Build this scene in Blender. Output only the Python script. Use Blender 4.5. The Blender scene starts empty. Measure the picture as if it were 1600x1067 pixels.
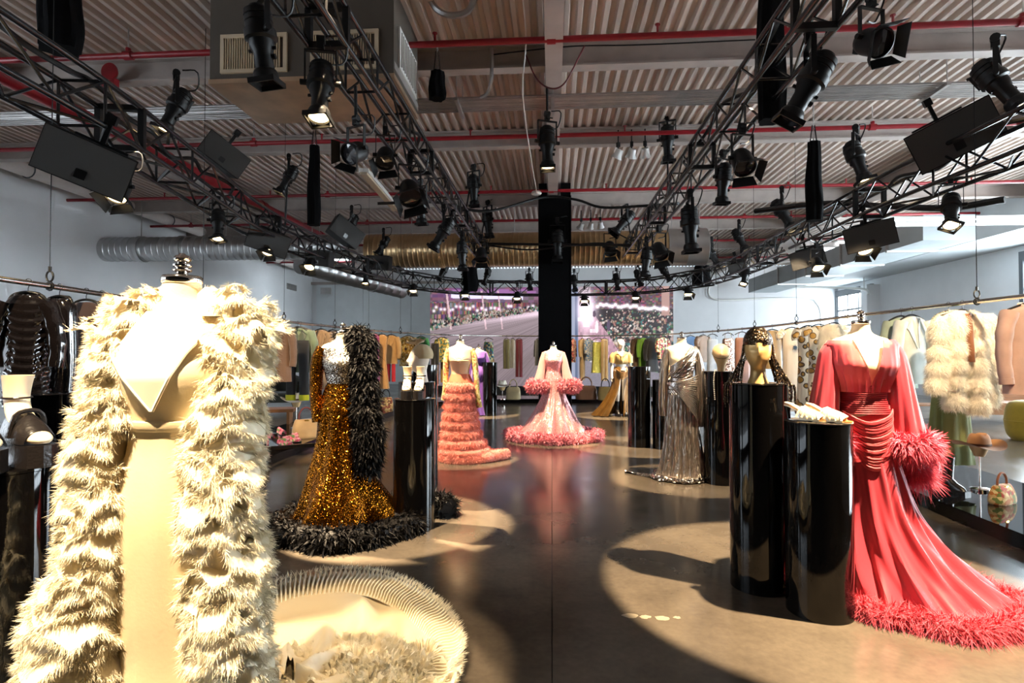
import bpy, math, random
import numpy as np
from mathutils import Vector, Matrix, Quaternion
random.seed(7); RNG = np.random.default_rng(7)
PI = math.pi
scene = bpy.context.scene
COL = scene.collection
# ------------------------------------------------------------------ camera
FPX = 888.9                                            # 20 mm lens on a 36 mm frame, in pixels of the 1600 px wide picture
CAM = np.array([0.0, 0.0, 1.5])
YAW = math.atan(62/FPX); PIT = math.atan(16.5/FPX)
CF = np.array([-math.sin(YAW)*math.cos(PIT), math.cos(YAW)*math.cos(PIT), math.sin(PIT)])
CR = np.array([math.cos(YAW), math.sin(YAW), 0.0]); CU = np.cross(CR, CF)
def ray(x, y): return CF + CR*(x-800)/FPX + CU*(533.5-y)/FPX
def atz(x, y, z): d = ray(x, y); return CAM + d*((z-CAM[2])/d[2])
def aty(x, y, Y): d = ray(x, y); return CAM + d*(Y/d[1])
def atx(x, y, X): d = ray(x, y); return CAM + d*(X/d[0])
def proj(p):
    d = np.asarray(p, float)-CAM; z = d@CF
    return 800+FPX*(d@CR)/z, 533.5-FPX*(d@CU)/z
cd = bpy.data.cameras.new('camera'); cam = bpy.data.objects.new('camera', cd); COL.objects.link(cam)
cd.sensor_width = 36; cd.lens = 20; cd.clip_start = 0.05; cd.clip_end = 200
cam.matrix_world = Matrix(((CR[0], CU[0], -CF[0], 0), (CR[1], CU[1], -CF[1], 0), (CR[2], CU[2], -CF[2], 1.5), (0, 0, 0, 1)))
scene.camera = cam
scene.view_settings.view_transform = 'Standard'; scene.view_settings.look = 'None'
scene.view_settings.exposure = 0.6; scene.view_settings.gamma = 1; scene.view_settings.use_curve_mapping = False
scene.cycles.max_bounces = 7; scene.cycles.transparent_max_bounces = 6
# ------------------------------------------------------------------ daylight outside
w = bpy.data.worlds.new('sky'); scene.world = w; w.use_nodes = True
w.node_tree.nodes['Background'].inputs[0].default_value = (0.72, 0.86, 1.0, 1)
w.node_tree.nodes['Background'].inputs[1].default_value = 1.2
DAY = 25.0          # brightness of the unseen doors added to the right wall for daylight
# stage light pools: (place on floor x, y, aim height), pool radius, fixture position, watts
WARM = (1.0, 0.77, 0.49)
POOLS = [
    ('white', (-1.12, 1.50, 1.25), 0.60, (-1.25, 0.30, 3.75), 1250),
    ('white', (-1.02, 2.72, 0.0), 0.82, (-1.35, 3.00, 3.85), 400),
    ('gold', (-1.45, 4.95, 0.0), 0.98, (-2.95, 5.38, 4.35), 5200),
    ('gold', (-1.45, 4.95, 0.0), 0.98, (-1.50, 3.85, 4.30), 2600),  # second gold lamp, added as fill to soften the gown's shadow
    ('salmon', (-1.30, 7.95, 0.0), 0.80, (-1.85, 7.1, 3.8), 2000),
    ('pink', (0.03, 9.72, 0.0), 0.85, (-0.35, 8.85, 3.9), 1700),
    ('purple', (-1.60, 13.45, 0.0), 0.80, (-2.1, 12.75, 3.5), 2000),
    ('mannequin', (1.45, 13.55, 0.0), 0.90, (2.0, 12.8, 3.5), 1900),
    ('plinths', (1.45, 9.15, 0.0), 1.00, (2.8, 8.2, 3.6), 2000),
    ('silver', (1.62, 6.85, 0.0), 0.88, (2.10, 6.10, 4.1), 3300),
    ('red', (1.82, 3.72, 0.0), 1.36, (2.75, 2.90, 4.40), 4200),
]
# lamps aimed at the clothes on the rail: (aim x, y, z), lamp position
RAILLIGHTS = [((-3.9, 4.3, 1.4), (-3.3, 2.6, 3.3)), ((-4.1, 6.6, 1.4), (-3.5, 4.6, 3.3)), ((-4.3, 8.6, 1.4), (-3.8, 6.6, 3.3)), ((-4.3, 10.6, 1.4), (-4.0, 8.6, 3.3)), ((-4.1, 13.0, 1.4), (-3.9, 11.0, 3.3)), ((-3.0, 16.4, 1.4), (-2.8, 14.2, 3.3)),
              ((-.8, 17.7, 1.4), (-.9, 15.3, 3.3)), ((1.2, 17.7, 1.4), (1.3, 15.3, 3.3)), ((3.2, 16.2, 1.4), (3.0, 14.0, 3.3)), ((4.0, 13.4, 1.4), (3.8, 11.4, 3.3)), ((4.2, 11.0, 1.4), (3.9, 9.0, 3.3)), ((4.2, 8.6, 1.4), (3.8, 6.6, 3.3)), ((4.2, 6.6, 1.4), (3.8, 4.7, 3.3)), ((4.2, 5.2, 1.4), (3.8, 3.2, 3.3))]
def spot(name, pos, tgt, rad, watts, color=WARM, blend=0.06, size=0.05):
    l = bpy.data.lights.new(name, 'SPOT'); o = bpy.data.objects.new(name, l); COL.objects.link(o)
    v = Vector(tgt)-Vector(pos); o.location = pos
    o.rotation_mode = 'QUATERNION'; o.rotation_quaternion = Vector((0, 0, -1)).rotation_difference(v)
    l.energy = watts; l.color = color; l.spot_size = 2*math.atan(rad/v.length); l.spot_blend = blend; l.shadow_soft_size = size
    return o
for n, t, r, p, e in POOLS:
    spot('spot_beam', p, t, r, e)
for t, p in RAILLIGHTS:
    spot('rail_beam', p, t, 1.15, 300 if 4 < t[0] and t[1] < 7 else 190 if t[0] > 3.5 else 260, blend=.5)
# ------------------------------------------------------------------ materials
MATS = {}
def new_mat(name):
    m = bpy.data.materials.new(name); m.use_nodes = True
    nt = m.node_tree; b = nt.nodes['Principled BSDF']
    return m, nt, b
def lin(c): return tuple((x/12.92 if x <= .04045 else ((x+.055)/1.055)**2.4) for x in c)
def hexc(h): return lin(tuple(int(h[i:i+2], 16)/255 for i in (0, 2, 4)))
def N(nt, t, **k):
    n = nt.nodes.new(t)
    for a, v in k.items():
        if a.startswith('i_'): n.inputs[a[2:].replace('_', ' ')].default_value = v
        else: setattr(n, a, v)
    return n
def coord(nt, which='Object', scale=(1, 1, 1)):
    tc = N(nt, 'ShaderNodeTexCoord'); mp = N(nt, 'ShaderNodeMapping'); mp.inputs['Scale'].default_value = scale
    nt.links.new(tc.outputs[which], mp.inputs['Vector']); return mp.outputs['Vector']
def ramp(nt, fac, stops, interp='LINEAR'):
    r = N(nt, 'ShaderNodeValToRGB'); r.color_ramp.interpolation = interp
    e = r.color_ramp.elements
    while len(e) < len(stops): e.new(0.5)
    for el, (p, c) in zip(e, stops): el.position = p; el.color = (*c[:3], 1)
    nt.links.new(fac, r.inputs['Fac']); return r.outputs['Color']
def mat(name, color, rough=0.6, metal=0.0, var=0.0, scale=8.0, bump=0.0, bscale=60.0, coat=0.0, sheen=0.0, emit=None, estr=0.0, alpha=1.0, spec=0.5, trans=0.0, stretch=(1, 1, 1), sss=0.0):
    """Plain surface with noise variation of colour and fine relief."""
    if name in MATS: return MATS[name]
    m, nt, b = new_mat(name); MATS[name] = m
    c = hexc(color) if isinstance(color, str) else color
    b.inputs['Base Color'].default_value = (*c, 1); b.inputs['Roughness'].default_value = rough; b.inputs['Metallic'].default_value = metal
    b.inputs['Coat Weight'].default_value = coat; b.inputs['Coat Roughness'].default_value = 0.05
    b.inputs['Sheen Weight'].default_value = sheen; b.inputs['Alpha'].default_value = alpha; b.inputs['Specular IOR Level'].default_value = spec
    b.inputs['Transmission Weight'].default_value = trans
    if sss: b.inputs['Subsurface Weight'].default_value = sss; b.inputs['Subsurface Radius'].default_value = (.03, .02, .015); b.inputs['Subsurface Scale'].default_value = 0.5
    if emit is not None:
        e = hexc(emit) if isinstance(emit, str) else emit
        b.inputs['Emission Color'].default_value = (*e, 1); b.inputs['Emission Strength'].default_value = estr
    if var:
        v = coord(nt, scale=stretch); n = N(nt, 'ShaderNodeTexNoise'); n.inputs['Scale'].default_value = scale; n.inputs['Detail'].default_value = 5
        nt.links.new(v, n.inputs['Vector'])
        lo = tuple(max(0, x*(1-var)) for x in c); hi = tuple(min(1, x*(1+var)) for x in c)
        nt.links.new(ramp(nt, n.outputs['Fac'], [(0.3, lo), (0.7, hi)]), b.inputs['Base Color'])
    if bump:
        v = coord(nt, scale=stretch); n = N(nt, 'ShaderNodeTexNoise'); n.inputs['Scale'].default_value = bscale; n.inputs['Detail'].default_value = 3
        bp = N(nt, 'ShaderNodeBump'); bp.inputs['Strength'].default_value = bump; bp.inputs['Distance'].default_value = 0.01
        nt.links.new(v, n.inputs['Vector']); nt.links.new(n.outputs['Fac'], bp.inputs['Height']); nt.links.new(bp.outputs['Normal'], b.inputs['Normal'])
    return m
def fabric(name, color, color2=None, pattern=None, scale=20.0, rough=0.8, sheen=0.3, colors=None):
    """Cloth: woven relief, and an optional printed or woven pattern (check, stripe, floral, blob)."""
    if name in MATS: return MATS[name]
    m = mat(name, color, rough=rough, sheen=sheen, bump=0.25, bscale=220.0, var=0.12, scale=6.0)
    nt = m.node_tree; b = nt.nodes['Principled BSDF']
    c1 = hexc(color); c2 = hexc(color2) if color2 else c1
    if pattern in ('check', 'stripe'):
        v = coord(nt); outs = []
        for d in (('X', 'Z') if pattern == 'check' else ('X',)):
            wv = N(nt, 'ShaderNodeTexWave', bands_direction=d); wv.inputs['Scale'].default_value = scale; nt.links.new(v, wv.inputs['Vector']); outs.append(wv.outputs['Fac'])
        f = outs[0]
        if len(outs) > 1:
            mx = N(nt, 'ShaderNodeMath', operation='MAXIMUM'); nt.links.new(outs[0], mx.inputs[0]); nt.links.new(outs[1], mx.inputs[1]); f = mx.outputs[0]
        nt.links.new(ramp(nt, f, [(0.0, c1), (0.72, c1), (0.86, c2), (1, c2)]), b.inputs['Base Color'])
    if pattern in ('floral', 'blob'):
        v = coord(nt); vo = N(nt, 'ShaderNodeTexVoronoi'); vo.inputs['Scale'].default_value = scale; nt.links.new(v, vo.inputs['Vector'])
        cs = [hexc(x) for x in (colors or [color, color2])]
        if pattern == 'floral':
            sp = N(nt, 'ShaderNodeSeparateColor'); nt.links.new(vo.outputs['Color'], sp.inputs[0])
            st = [(i/len(cs), c) for i, c in enumerate(cs)]
            nt.links.new(ramp(nt, sp.outputs[0], st, 'CONSTANT'), b.inputs['Base Color'])
        else:
            nt.links.new(ramp(nt, vo.outputs['Distance'], [(0, cs[1]), (0.34, cs[1]), (0.40, cs[-1]), (0.44, cs[-1]), (0.48, cs[0])]), b.inputs['Base Color'])
    return m
def sequin(name, color, scale=160.0, tilt=0.8, rough=0.22, metal=1.0, stretch=(1, 1, 1), var=0.35):
    """Cloth covered in small shiny discs, each tilted its own way."""
    if name in MATS: return MATS[name]
    m, nt, b = new_mat(name); MATS[name] = m; c = hexc(color)
    b.inputs['Roughness'].default_value = rough; b.inputs['Metallic'].default_value = metal
    v = coord(nt, scale=stretch); vo = N(nt, 'ShaderNodeTexVoronoi'); vo.inputs['Scale'].default_value = scale; nt.links.new(v, vo.inputs['Vector'])
    sb = N(nt, 'ShaderNodeVectorMath', operation='SUBTRACT'); sb.inputs[1].default_value = (.5, .5, .5); nt.links.new(vo.outputs['Color'], sb.inputs[0])
    sc = N(nt, 'ShaderNodeVectorMath', operation='SCALE'); sc.inputs['Scale'].default_value = tilt; nt.links.new(sb.outputs[0], sc.inputs[0])
    g = N(nt, 'ShaderNodeNewGeometry'); ad = N(nt, 'ShaderNodeVectorMath', operation='ADD'); nt.links.new(g.outputs['Normal'], ad.inputs[0]); nt.links.new(sc.outputs[0], ad.inputs[1])
    nm = N(nt, 'ShaderNodeVectorMath', operation='NORMALIZE'); nt.links.new(ad.outputs[0], nm.inputs[0]); nt.links.new(nm.outputs[0], b.inputs['Normal'])
    sp = N(nt, 'ShaderNodeSeparateColor'); nt.links.new(vo.outputs['Color'], sp.inputs[0])
    nt.links.new(ramp(nt, sp.outputs[1], [(0, tuple(x*(1-var) for x in c)), (1, tuple(min(1, x*(1+var)) for x in c))]), b.inputs['Base Color'])
    return m
def concrete(name):
    m, nt, b = new_mat(name); MATS[name] = m
    v = coord(nt); n1 = N(nt, 'ShaderNodeTexNoise'); n1.inputs['Scale'].default_value = 0.9; n1.inputs['Detail'].default_value = 8; n1.inputs['Roughness'].default_value = 0.62
    n2 = N(nt, 'ShaderNodeTexNoise'); n2.inputs['Scale'].default_value = 28; n2.inputs['Detail'].default_value = 6
    nt.links.new(v, n1.inputs['Vector']); nt.links.new(v, n2.inputs['Vector'])
    a = ramp(nt, n1.outputs['Fac'], [(0.28, (0.050, 0.040, 0.031)), (0.5, (0.100, 0.080, 0.060)), (0.72, (0.155, 0.125, 0.092))])
    d = ramp(nt, n2.outputs['Fac'], [(0.3, (0.90,)*3), (0.7, (1.06,)*3)])
    mx = N(nt, 'ShaderNodeMix', data_type='RGBA', blend_type='MULTIPLY'); mx.inputs['Factor'].default_value = 1
    nt.links.new(a, mx.inputs['A']); nt.links.new(d, mx.inputs['B']); nt.links.new(mx.outputs['Result'], b.inputs['Base Color'])
    r = ramp(nt, n1.outputs['Fac'], [(0.3, (0.13,)*3), (0.7, (0.26,)*3)])
    nt.links.new(r, b.inputs['Roughness']); b.inputs['Specular IOR Level'].default_value = 0.42
    bp = N(nt, 'ShaderNodeBump'); bp.inputs['Strength'].default_value = 0.015; bp.inputs['Distance'].default_value = 0.004
    nt.links.new(n2.outputs['Fac'], bp.inputs['Height']); nt.links.new(bp.outputs['Normal'], b.inputs['Normal'])
    return m
M_floor = concrete('polished_concrete')
M_wall = mat('white_wall_paint', (0.82, 0.83, 0.85), rough=0.7, var=0.03, scale=1.5, bump=0.05, bscale=40)
M_panel = mat('grey_partition', (0.80, 0.85, 0.87), rough=0.7, var=0.04, scale=2)
M_deck = mat('galvanised_deck', (0.60, 0.51, 0.455), rough=0.55, var=0.18, scale=2.5, stretch=(1, .15, 1))
M_beam = mat('beam_paint', (0.42, 0.365, 0.335), rough=0.6, var=0.12, scale=3)
M_red = mat('red_pipe_paint', (0.28, 0.010, 0.018), rough=0.35, var=0.15, scale=6)
M_galv = mat('galvanised_conduit', (0.45, 0.43, 0.42), rough=0.35, metal=0.7, var=0.12, scale=5)
M_duct = mat('duct_steel', (0.50, 0.50, 0.50), rough=0.33, metal=0.9, var=0.10, scale=3)
M_ductgold = mat('brass_toned_duct', (0.72, 0.50, 0.27), rough=0.30, metal=0.75, var=0.16, scale=2.5)
M_unit = mat('unit_enamel', (0.10, 0.083, 0.068), rough=0.5, var=0.1, scale=3)
M_unitside = mat('unit_side_steel', (0.42, 0.40, 0.38), rough=0.4, metal=0.4, var=0.1, scale=4)
M_grille = mat('cream_grille', (0.66, 0.54, 0.38), rough=0.5)
M_white = mat('white_enamel', (0.75, 0.75, 0.73), rough=0.4)
M_black = mat('black_stage_metal', (0.006, 0.006, 0.0065), rough=0.42, spec=0.3)
M_truss = mat('black_truss_tube', (0.010, 0.010, 0.012), rough=0.22, spec=0.6)
M_cloth = mat('black_drape', (0.003, 0.003, 0.0035), rough=0.95, bump=0.3, bscale=30, spec=0.1)
M_spk = mat('black_speaker_paint', (0.009, 0.008, 0.0075), rough=0.6, spec=0.25)
M_lens_on = mat('lit_lens', (0.9, 0.7, 0.4), emit=(1.0, 0.72, 0.36), estr=6.0, rough=0.1)
M_lens = mat('dark_lens', (0.03, 0.03, 0.04), rough=0.05, coat=1.0)
M_chrome = mat('chrome', (0.85, 0.80, 0.74), rough=0.08, metal=1.0)
M_rail = mat('steel_rail', (0.55, 0.53, 0.50), rough=0.22, metal=1.0, var=0.1, scale=20)
M_plinth = mat('black_gloss_acrylic', (0.0025, 0.0022, 0.0022), rough=0.03, spec=0.5)
M_mirror = mat('black_mirror_platform', (0.004, 0.004, 0.005), rough=0.03, spec=0.6)
M_form = mat('cream_linen_form', 'ead9b8', rough=0.7, bump=0.1, bscale=200)
M_skin = mat('cream_foot_form', 'f0d9b8', rough=0.45)
M_wood = mat('tan_wood', '8a5a34', rough=0.45, var=0.25, scale=6, stretch=(1, 8, 8))
M_leather = mat('black_leather', (0.012, 0.010, 0.010), rough=0.25, bump=0.15, bscale=120)
M_hook = mat('black_hanger', (0.01, 0.01, 0.01), rough=0.4)
M_addpane = mat('added_door_pane', (0.8, 0.9, 1.0), emit=(0.80, 0.92, 1.0), estr=DAY, rough=0.1)  # glowing panes of the unseen right-hand doors added for daylight
M_glass2 = mat('corner_door_pane', (0.8, 0.9, 1.0), emit=(0.80, 0.92, 1.0), estr=10.0, rough=0.1)
M_addpane_left = mat('added_left_door_pane', (0.8, 0.9, 1.0), emit=(0.80, 0.90, 1.0), estr=5.0, rough=0.1)  # glowing panes of the unseen left door added for fill light
M_sky = mat('skylight_pane', (0.8, 0.9, 1.0), emit=(0.80, 0.92, 1.0), estr=6.0, rough=0.1)
M_tube = mat('lit_tube', (0.9, 0.95, 1.0), emit=(0.85, 0.95, 1.0), estr=3.0)
M_doorframe = mat('door_frame_grey', (0.10, 0.11, 0.12), rough=0.5)

# ------------------------------------------------------------------ mesh building
class MB:
    """Collects vertices and faces; faces are arrays of triangles or quads."""
    def __init__(s): s.V = []; s.F = []; s.n = 0
    def add(s, V, F):
        V = np.asarray(V, float).reshape(-1, 3); F = np.asarray(F, int)
        s.V.append(V); s.F.append(F+s.n); s.n += len(V); return s
    def box(s, c, size, R=None):
        x, y, z = [a/2 for a in size]
        V = np.array([(-x, -y, -z), (x, -y, -z), (x, y, -z), (-x, y, -z), (-x, -y, z), (x, -y, z), (x, y, z), (-x, y, z)], float)
        if R is not None: V = V@np.asarray(R).T
        return s.add(V+np.asarray(c, float), [(0, 3, 2, 1), (4, 5, 6, 7), (0, 1, 5, 4), (1, 2, 6, 5), (2, 3, 7, 6), (3, 0, 4, 7)])
    def bar(s, p0, p1, wd, ht, up=(0, 0, 1)):
        p0 = np.asarray(p0, float); p1 = np.asarray(p1, float); d = p1-p0; L = np.linalg.norm(d); d = d/L
        u = np.asarray(up, float); r = np.cross(d, u); r /= np.linalg.norm(r); u = np.cross(r, d)
        return s.box((p0+p1)/2, (wd, L, ht), np.c_[r, d, u])
    def cyl(s, p0, p1, r0, r1=None, n=12, caps=True):
        p0 = np.asarray(p0, float); p1 = np.asarray(p1, float); r1 = r0 if r1 is None else r1
        return s.tube([p0, p1], [r0, r1], n, caps)
    def tube(s, path, r, n=8, caps=True, closed=False):
        P = np.asarray(path, float); k = len(P); r = np.broadcast_to(np.asarray(r, float), (k,))
        T = np.gradient(P, axis=0) if k > 2 else np.repeat((P[1]-P[0])[None], 2, 0)
        T = T/np.maximum(np.linalg.norm(T, axis=1, keepdims=True), 1e-9)
        a = np.array([0, 0, 1.0]) if abs(T[0][2]) < 0.9 else np.array([1.0, 0, 0])
        Ns = []; u = np.cross(T[0], a); u /= np.linalg.norm(u)
        for t in T:
            u = u-t*(u@t); u /= max(np.linalg.norm(u), 1e-9); Ns.append(u)
        Ns = np.array(Ns); B = np.cross(T, Ns)
        th = np.linspace(0, 2*PI, n, endpoint=False)
        R = P[:, None]+r[:, None, None]*(Ns[:, None]*np.cos(th)[None, :, None]+B[:, None]*np.sin(th)[None, :, None])
        return s.loft(R, caps, caps)
    def loft(s, R, cap0=False, cap1=False, close=True):
        R = np.asarray(R, float); k, n = R.shape[:2]
        i = np.arange(k-1)[:, None]; j = np.arange(n if close else n-1)[None]; j2 = (j+1) % n
        F = np.stack(np.broadcast_arrays(i*n+j, i*n+j2, (i+1)*n+j2, (i+1)*n+j), -1).reshape(-1, 4)
        b = s.n; s.add(R.reshape(-1, 3), F)
        for flag, ring, flip in ((cap0, 0, True), (cap1, k-1, False)):
            if flag:
                c = R[ring].mean(0); jj = np.arange(n); q = np.c_[jj, (jj+1) % n]+1
                if flip: q = q[:, ::-1]
                s.add(np.vstack([c[None], R[ring]]), np.c_[np.zeros(n, int), q])
        return s
    def lathe(s, prof, n=24, o=(0, 0, 0)):
        p = np.asarray(prof, float); th = np.linspace(0, 2*PI, n, endpoint=False)
        R = np.stack([p[:, 0:1]*np.cos(th), p[:, 0:1]*np.sin(th), np.repeat(p[:, 1:2], n, 1)], -1)+np.asarray(o, float)
        return s.loft(R, p[0, 0] > 1e-6, p[-1, 0] > 1e-6)
    def blades(s, P, D, L, Wd, bend=None, rng=RNG):
        """Hair, feather barbs or fringe: narrow two-segment blades rooted at P along D."""
        P = np.asarray(P, float); D = np.asarray(D, float); D = D/np.maximum(np.linalg.norm(D, axis=1, keepdims=True), 1e-9); m = len(P)
        L = np.broadcast_to(np.asarray(L, float), (m,))[:, None]
        A = rng.normal(size=(m, 3)); S = np.cross(D, A); S /= np.maximum(np.linalg.norm(S, axis=1, keepdims=True), 1e-9); S = S*Wd/2
        bd = np.zeros((m, 3)) if bend is None else bend
        mid = P+D*L*0.55+bd*L*0.25; tip = P+D*L+bd*L*0.9
        V = np.stack([P-S, P+S, mid+S*.8, mid-S*.8, tip], 1).reshape(-1, 3)
        b = np.arange(m)[:, None]*5
        n0 = s.n; s.add(V, np.hstack([b, b+1, b+2, b+3])); s.F.append(np.hstack([b+3, b+2, b+4])+n0)
        return s
    def xform(s, Mx):
        Mx = np.asarray(Mx, float); s.V = [v@Mx[:3, :3].T+Mx[:3, 3] for v in s.V]; return s
    def mesh(s, name, material, smooth=True, angle=45):
        V = np.vstack(s.V); me = bpy.data.meshes.new(name)
        tot = [np.full(len(f), f.shape[1]) for f in s.F]; tot = np.concatenate(tot); idx = np.concatenate([f.ravel() for f in s.F])
        me.vertices.add(len(V)); me.vertices.foreach_set('co', V.ravel().astype(np.float32))
        me.loops.add(len(idx)); me.loops.foreach_set('vertex_index', idx.astype(np.int32))
        me.polygons.add(len(tot)); me.polygons.foreach_set('loop_start', np.concatenate([[0], np.cumsum(tot)[:-1]]).astype(np.int32))
        me.polygons.foreach_set('use_smooth', np.full(len(tot), bool(smooth)))
        me.update(calc_edges=True)
        if smooth and angle: me.set_sharp_from_angle(angle=math.radians(angle))
        if material is not None: me.materials.append(material)
        return me
def place(name, me, parent=None, loc=None, rot=None, scale=None):
    o = bpy.data.objects.new(name, me); COL.objects.link(o)
    if parent is not None: o.parent = parent
    if loc is not None: o.location = loc
    if rot is not None:
        if isinstance(rot, Quaternion): o.rotation_mode = 'QUATERNION'; o.rotation_quaternion = rot
        else: o.rotation_euler = rot
    if scale is not None: o.scale = scale
    return o
def obj(name, mb, material, parent=None, loc=None, rot=None, smooth=True, angle=45):
    return place(name, mb.mesh(name, material, smooth, angle), parent, loc, rot)
def tag(o, label, cat, group=None, kind=None):
    if label: o['label'] = label
    if cat: o['category'] = cat
    if group: o['group'] = group
    if kind: o['kind'] = kind
    return o
def thing(name, label, cat, loc=(0, 0, 0), rz=0.0, group=None):
    o = bpy.data.objects.new(name, None); COL.objects.link(o); o.location = loc; o.rotation_euler = (0, 0, rz); o.empty_display_size = 0.1
    return tag(o, label, cat, group)
def struct(name, mb, material, parent=None, smooth=False, label=None):
    o = obj(name, mb, material, parent, smooth=smooth)
    if parent is None:
        o['kind'] = 'structure'
        if label: o['label'] = label
    return o
def copy_tree(o, parent=None):
    c = o.copy(); COL.objects.link(c)
    if parent is not None: c.parent = parent
    for ch in list(o.children): copy_tree(ch, c)
    return c
ORD = ['first', 'second', 'third', 'fourth', 'fifth', 'sixth', 'seventh', 'eighth', 'ninth', 'tenth', 'eleventh', 'twelfth', 'thirteenth', 'fourteenth', 'fifteenth', 'sixteenth', 'seventeenth', 'eighteenth', 'nineteenth', 'twentieth']
def spline(pts, n):
    """Catmull-Rom through the points, resampled evenly to n points."""
    P = np.asarray(pts, float); Q = np.vstack([2*P[0]-P[1], P, 2*P[-1]-P[-2]]); out = []
    for i in range(len(P)-1):
        p0, p1, p2, p3 = Q[i:i+4]
        for t in np.linspace(0, 1, 40, endpoint=False):
            out.append(0.5*((2*p1)+(-p0+p2)*t+(2*p0-5*p1+4*p2-p3)*t*t+(-p0+3*p1-3*p2+p3)*t**3))
    out.append(P[-1]); out = np.array(out); d = np.r_[0, np.cumsum(np.linalg.norm(np.diff(out, axis=0), axis=1))]
    s = np.linspace(0, d[-1], n); return np.stack([np.interp(s, d, out[:, k]) for k in range(out.shape[1])], 1)
def ell_rings(rows, n=48, fold=0, phase=0.0, rng=None, sq=2.0, a0=0.0, a1=2*PI):
    """Rings from rows (z, cx, cy, rx, ry, fold amplitude); folds run down the cloth."""
    full = abs(a1-a0-2*PI) < 1e-6
    th = np.linspace(a0, a1, n, endpoint=not full); out = []
    rng = rng or RNG; ph = rng.uniform(0, 2*PI, 4); k2 = max(1, int(fold*0.6))
    for i, row in enumerate(rows):
        z, cx, cy, rx, ry = row[:5]; am = row[5] if len(row) > 5 else 0
        f = 1+am*(0.6*np.cos(fold*th+ph[0]+0.15*i)+0.4*np.cos(k2*th+ph[1]-0.1*i)+0.25*np.cos((fold*1.7//1)*th+ph[2]))
        c, s_ = np.cos(th), np.sin(th)
        e = 2.0/sq
        x = np.sign(c)*np.abs(c)**e; y = np.sign(s_)*np.abs(s_)**e
        out.append(np.stack([cx+rx*f*x, cy+ry*f*y, np.full(n, z)], 1))
    return np.array(out)
def smooth_rows(rows, n):
    """Interpolate loft rows to n rows."""
    return spline(rows, n)
# ================================================================== the setting
XL, XR, YB, YF, ZD = -11.4, 12.8, 26.4, -4.0, 5.4
# floor: slabs with saw-cut joints over a darker bed
fl = struct('floor', MB().box(((XL+XR)/2, (YF+YB)/2, -0.06), (XR-XL+1, YB-YF+1, 0.04)), mat('joint_bed', (0.010, 0.009, 0.008), rough=0.9), label='dark polished concrete floor')
xs = [XL-.4, -6.2, 0.0, 6.2, XR+.4]; ys = [YF-.4, 11.2, YB+.4]
for i in range(4):
    for j in range(2):
        g = 0.0022
        mb = MB().box(((xs[i]+xs[i+1])/2, (ys[j]+ys[j+1])/2, -0.02), (xs[i+1]-xs[i]-2*g, ys[j+1]-ys[j]-2*g, 0.04))
        obj('floor_slab', mb, M_floor, fl, smooth=False)
# small worn flakes on the concrete
M_flake = mat('pale_worn_patch', (0.30, 0.25, 0.18), rough=0.5)
for px, py, a, b in ((985, 962, .045, .03), (1008, 964, .035, .025), (1035, 966, .04, .03), (1058, 965, .02, .016)):
    p = atz(px, py, 0); th = np.linspace(0, 2*PI, 14, endpoint=False); r = 1+.25*RNG.normal(size=14)*.5
    R = np.stack([p[0]+a*r*np.cos(th), p[1]+b*r*np.sin(th), np.full(14, 0.0012)], 1)
    obj('worn_patch', MB().loft(np.array([R, R*[1, 1, 0]+[0, 0, .0016]]), False, True), M_flake, fl, smooth=False)
struct('wall_left', MB().box((XL-.1, (YF+YB)/2, 2.7), (.2, YB-YF, 5.4)), M_wall, label='white painted side wall behind the left clothes rail')
struct('wall_right', MB().box((XR+.1, (YF+YB)/2, 2.7), (.2, YB-YF, 5.4)), M_wall, label='white painted side wall with the seen and the added overhead doors')
wb = struct('wall_back', MB().box(((XL+XR)/2, YB+.1, 2.7), (XR-XL+.4, .2, 5.4)), M_wall, label='white end wall behind the video screen')
struct('wall_front', MB().box(((XL+XR)/2, YF-.1, 2.7), (XR-XL+.4, .2, 5.4)), M_cloth, label='unseen wall behind the camera, blackened to darken plinth reflections')  # unseen wall, made black to keep bright reflections off the plinths
for x0, x1 in ((XL+.25, -8.9), (-8.88, -6.6), (-6.58, -4.3)):       # grey folding partition leaves left of the screen
    obj('partition_leaf', MB().box(((x0+x1)/2, YB-.06, 2.35), (x1-x0, .1, 4.7)), M_panel, wb, smooth=False)
obj('partition_track', MB().box((-7.85, YB-.09, 4.76), (7.2, .16, .12)), M_beam, wb, smooth=False)
struct('trim_1', MB().box((XL+.9, YB-.6, 4.35), (.5, .04, .3)).box((XL+.02, YB-2.2, 4.35), (.03, .9, .25)), M_galv, label='small louvre vent high on the left wall')
# ceiling: ribbed steel deck in sheets
ce = struct('ceiling', MB().box(((XL+XR)/2, (YF+YB)/2, ZD+.16), (XR-XL+.6, YB-YF+.6, .1)), M_beam, label='ribbed steel roof deck')
BEAMS = [YF, 0.9, 4.0, 7.2, 9.95, 13.95, 17.0, 20.2, 23.4, YB]
def deck_sheet(L):
    pit = .152; prof = []
    for k in range(6):
        x = -.456+k*pit
        prof += [(x, 0), (x+.052, 0), (x+.074, .06), (x+.130, .06)]
    prof.append((.456, 0)); P = np.array(prof); n = len(P)
    V = np.array([(x, y, z) for y in (-L/2, L/2) for x, z in P]); F = [(k, k+1, n+k+1, n+k) for k in range(n-1)]
    return MB().add(V, F)
for b0, b1 in zip(BEAMS[:-1], BEAMS[1:]):
    me = deck_sheet(b1-b0-.02).mesh('deck_sheet', M_deck, smooth=False)
    for k in range(27):
        place('deck_sheet', me, ce, loc=(XL+.456+k*.912, (b0+b1)/2, ZD))
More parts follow.
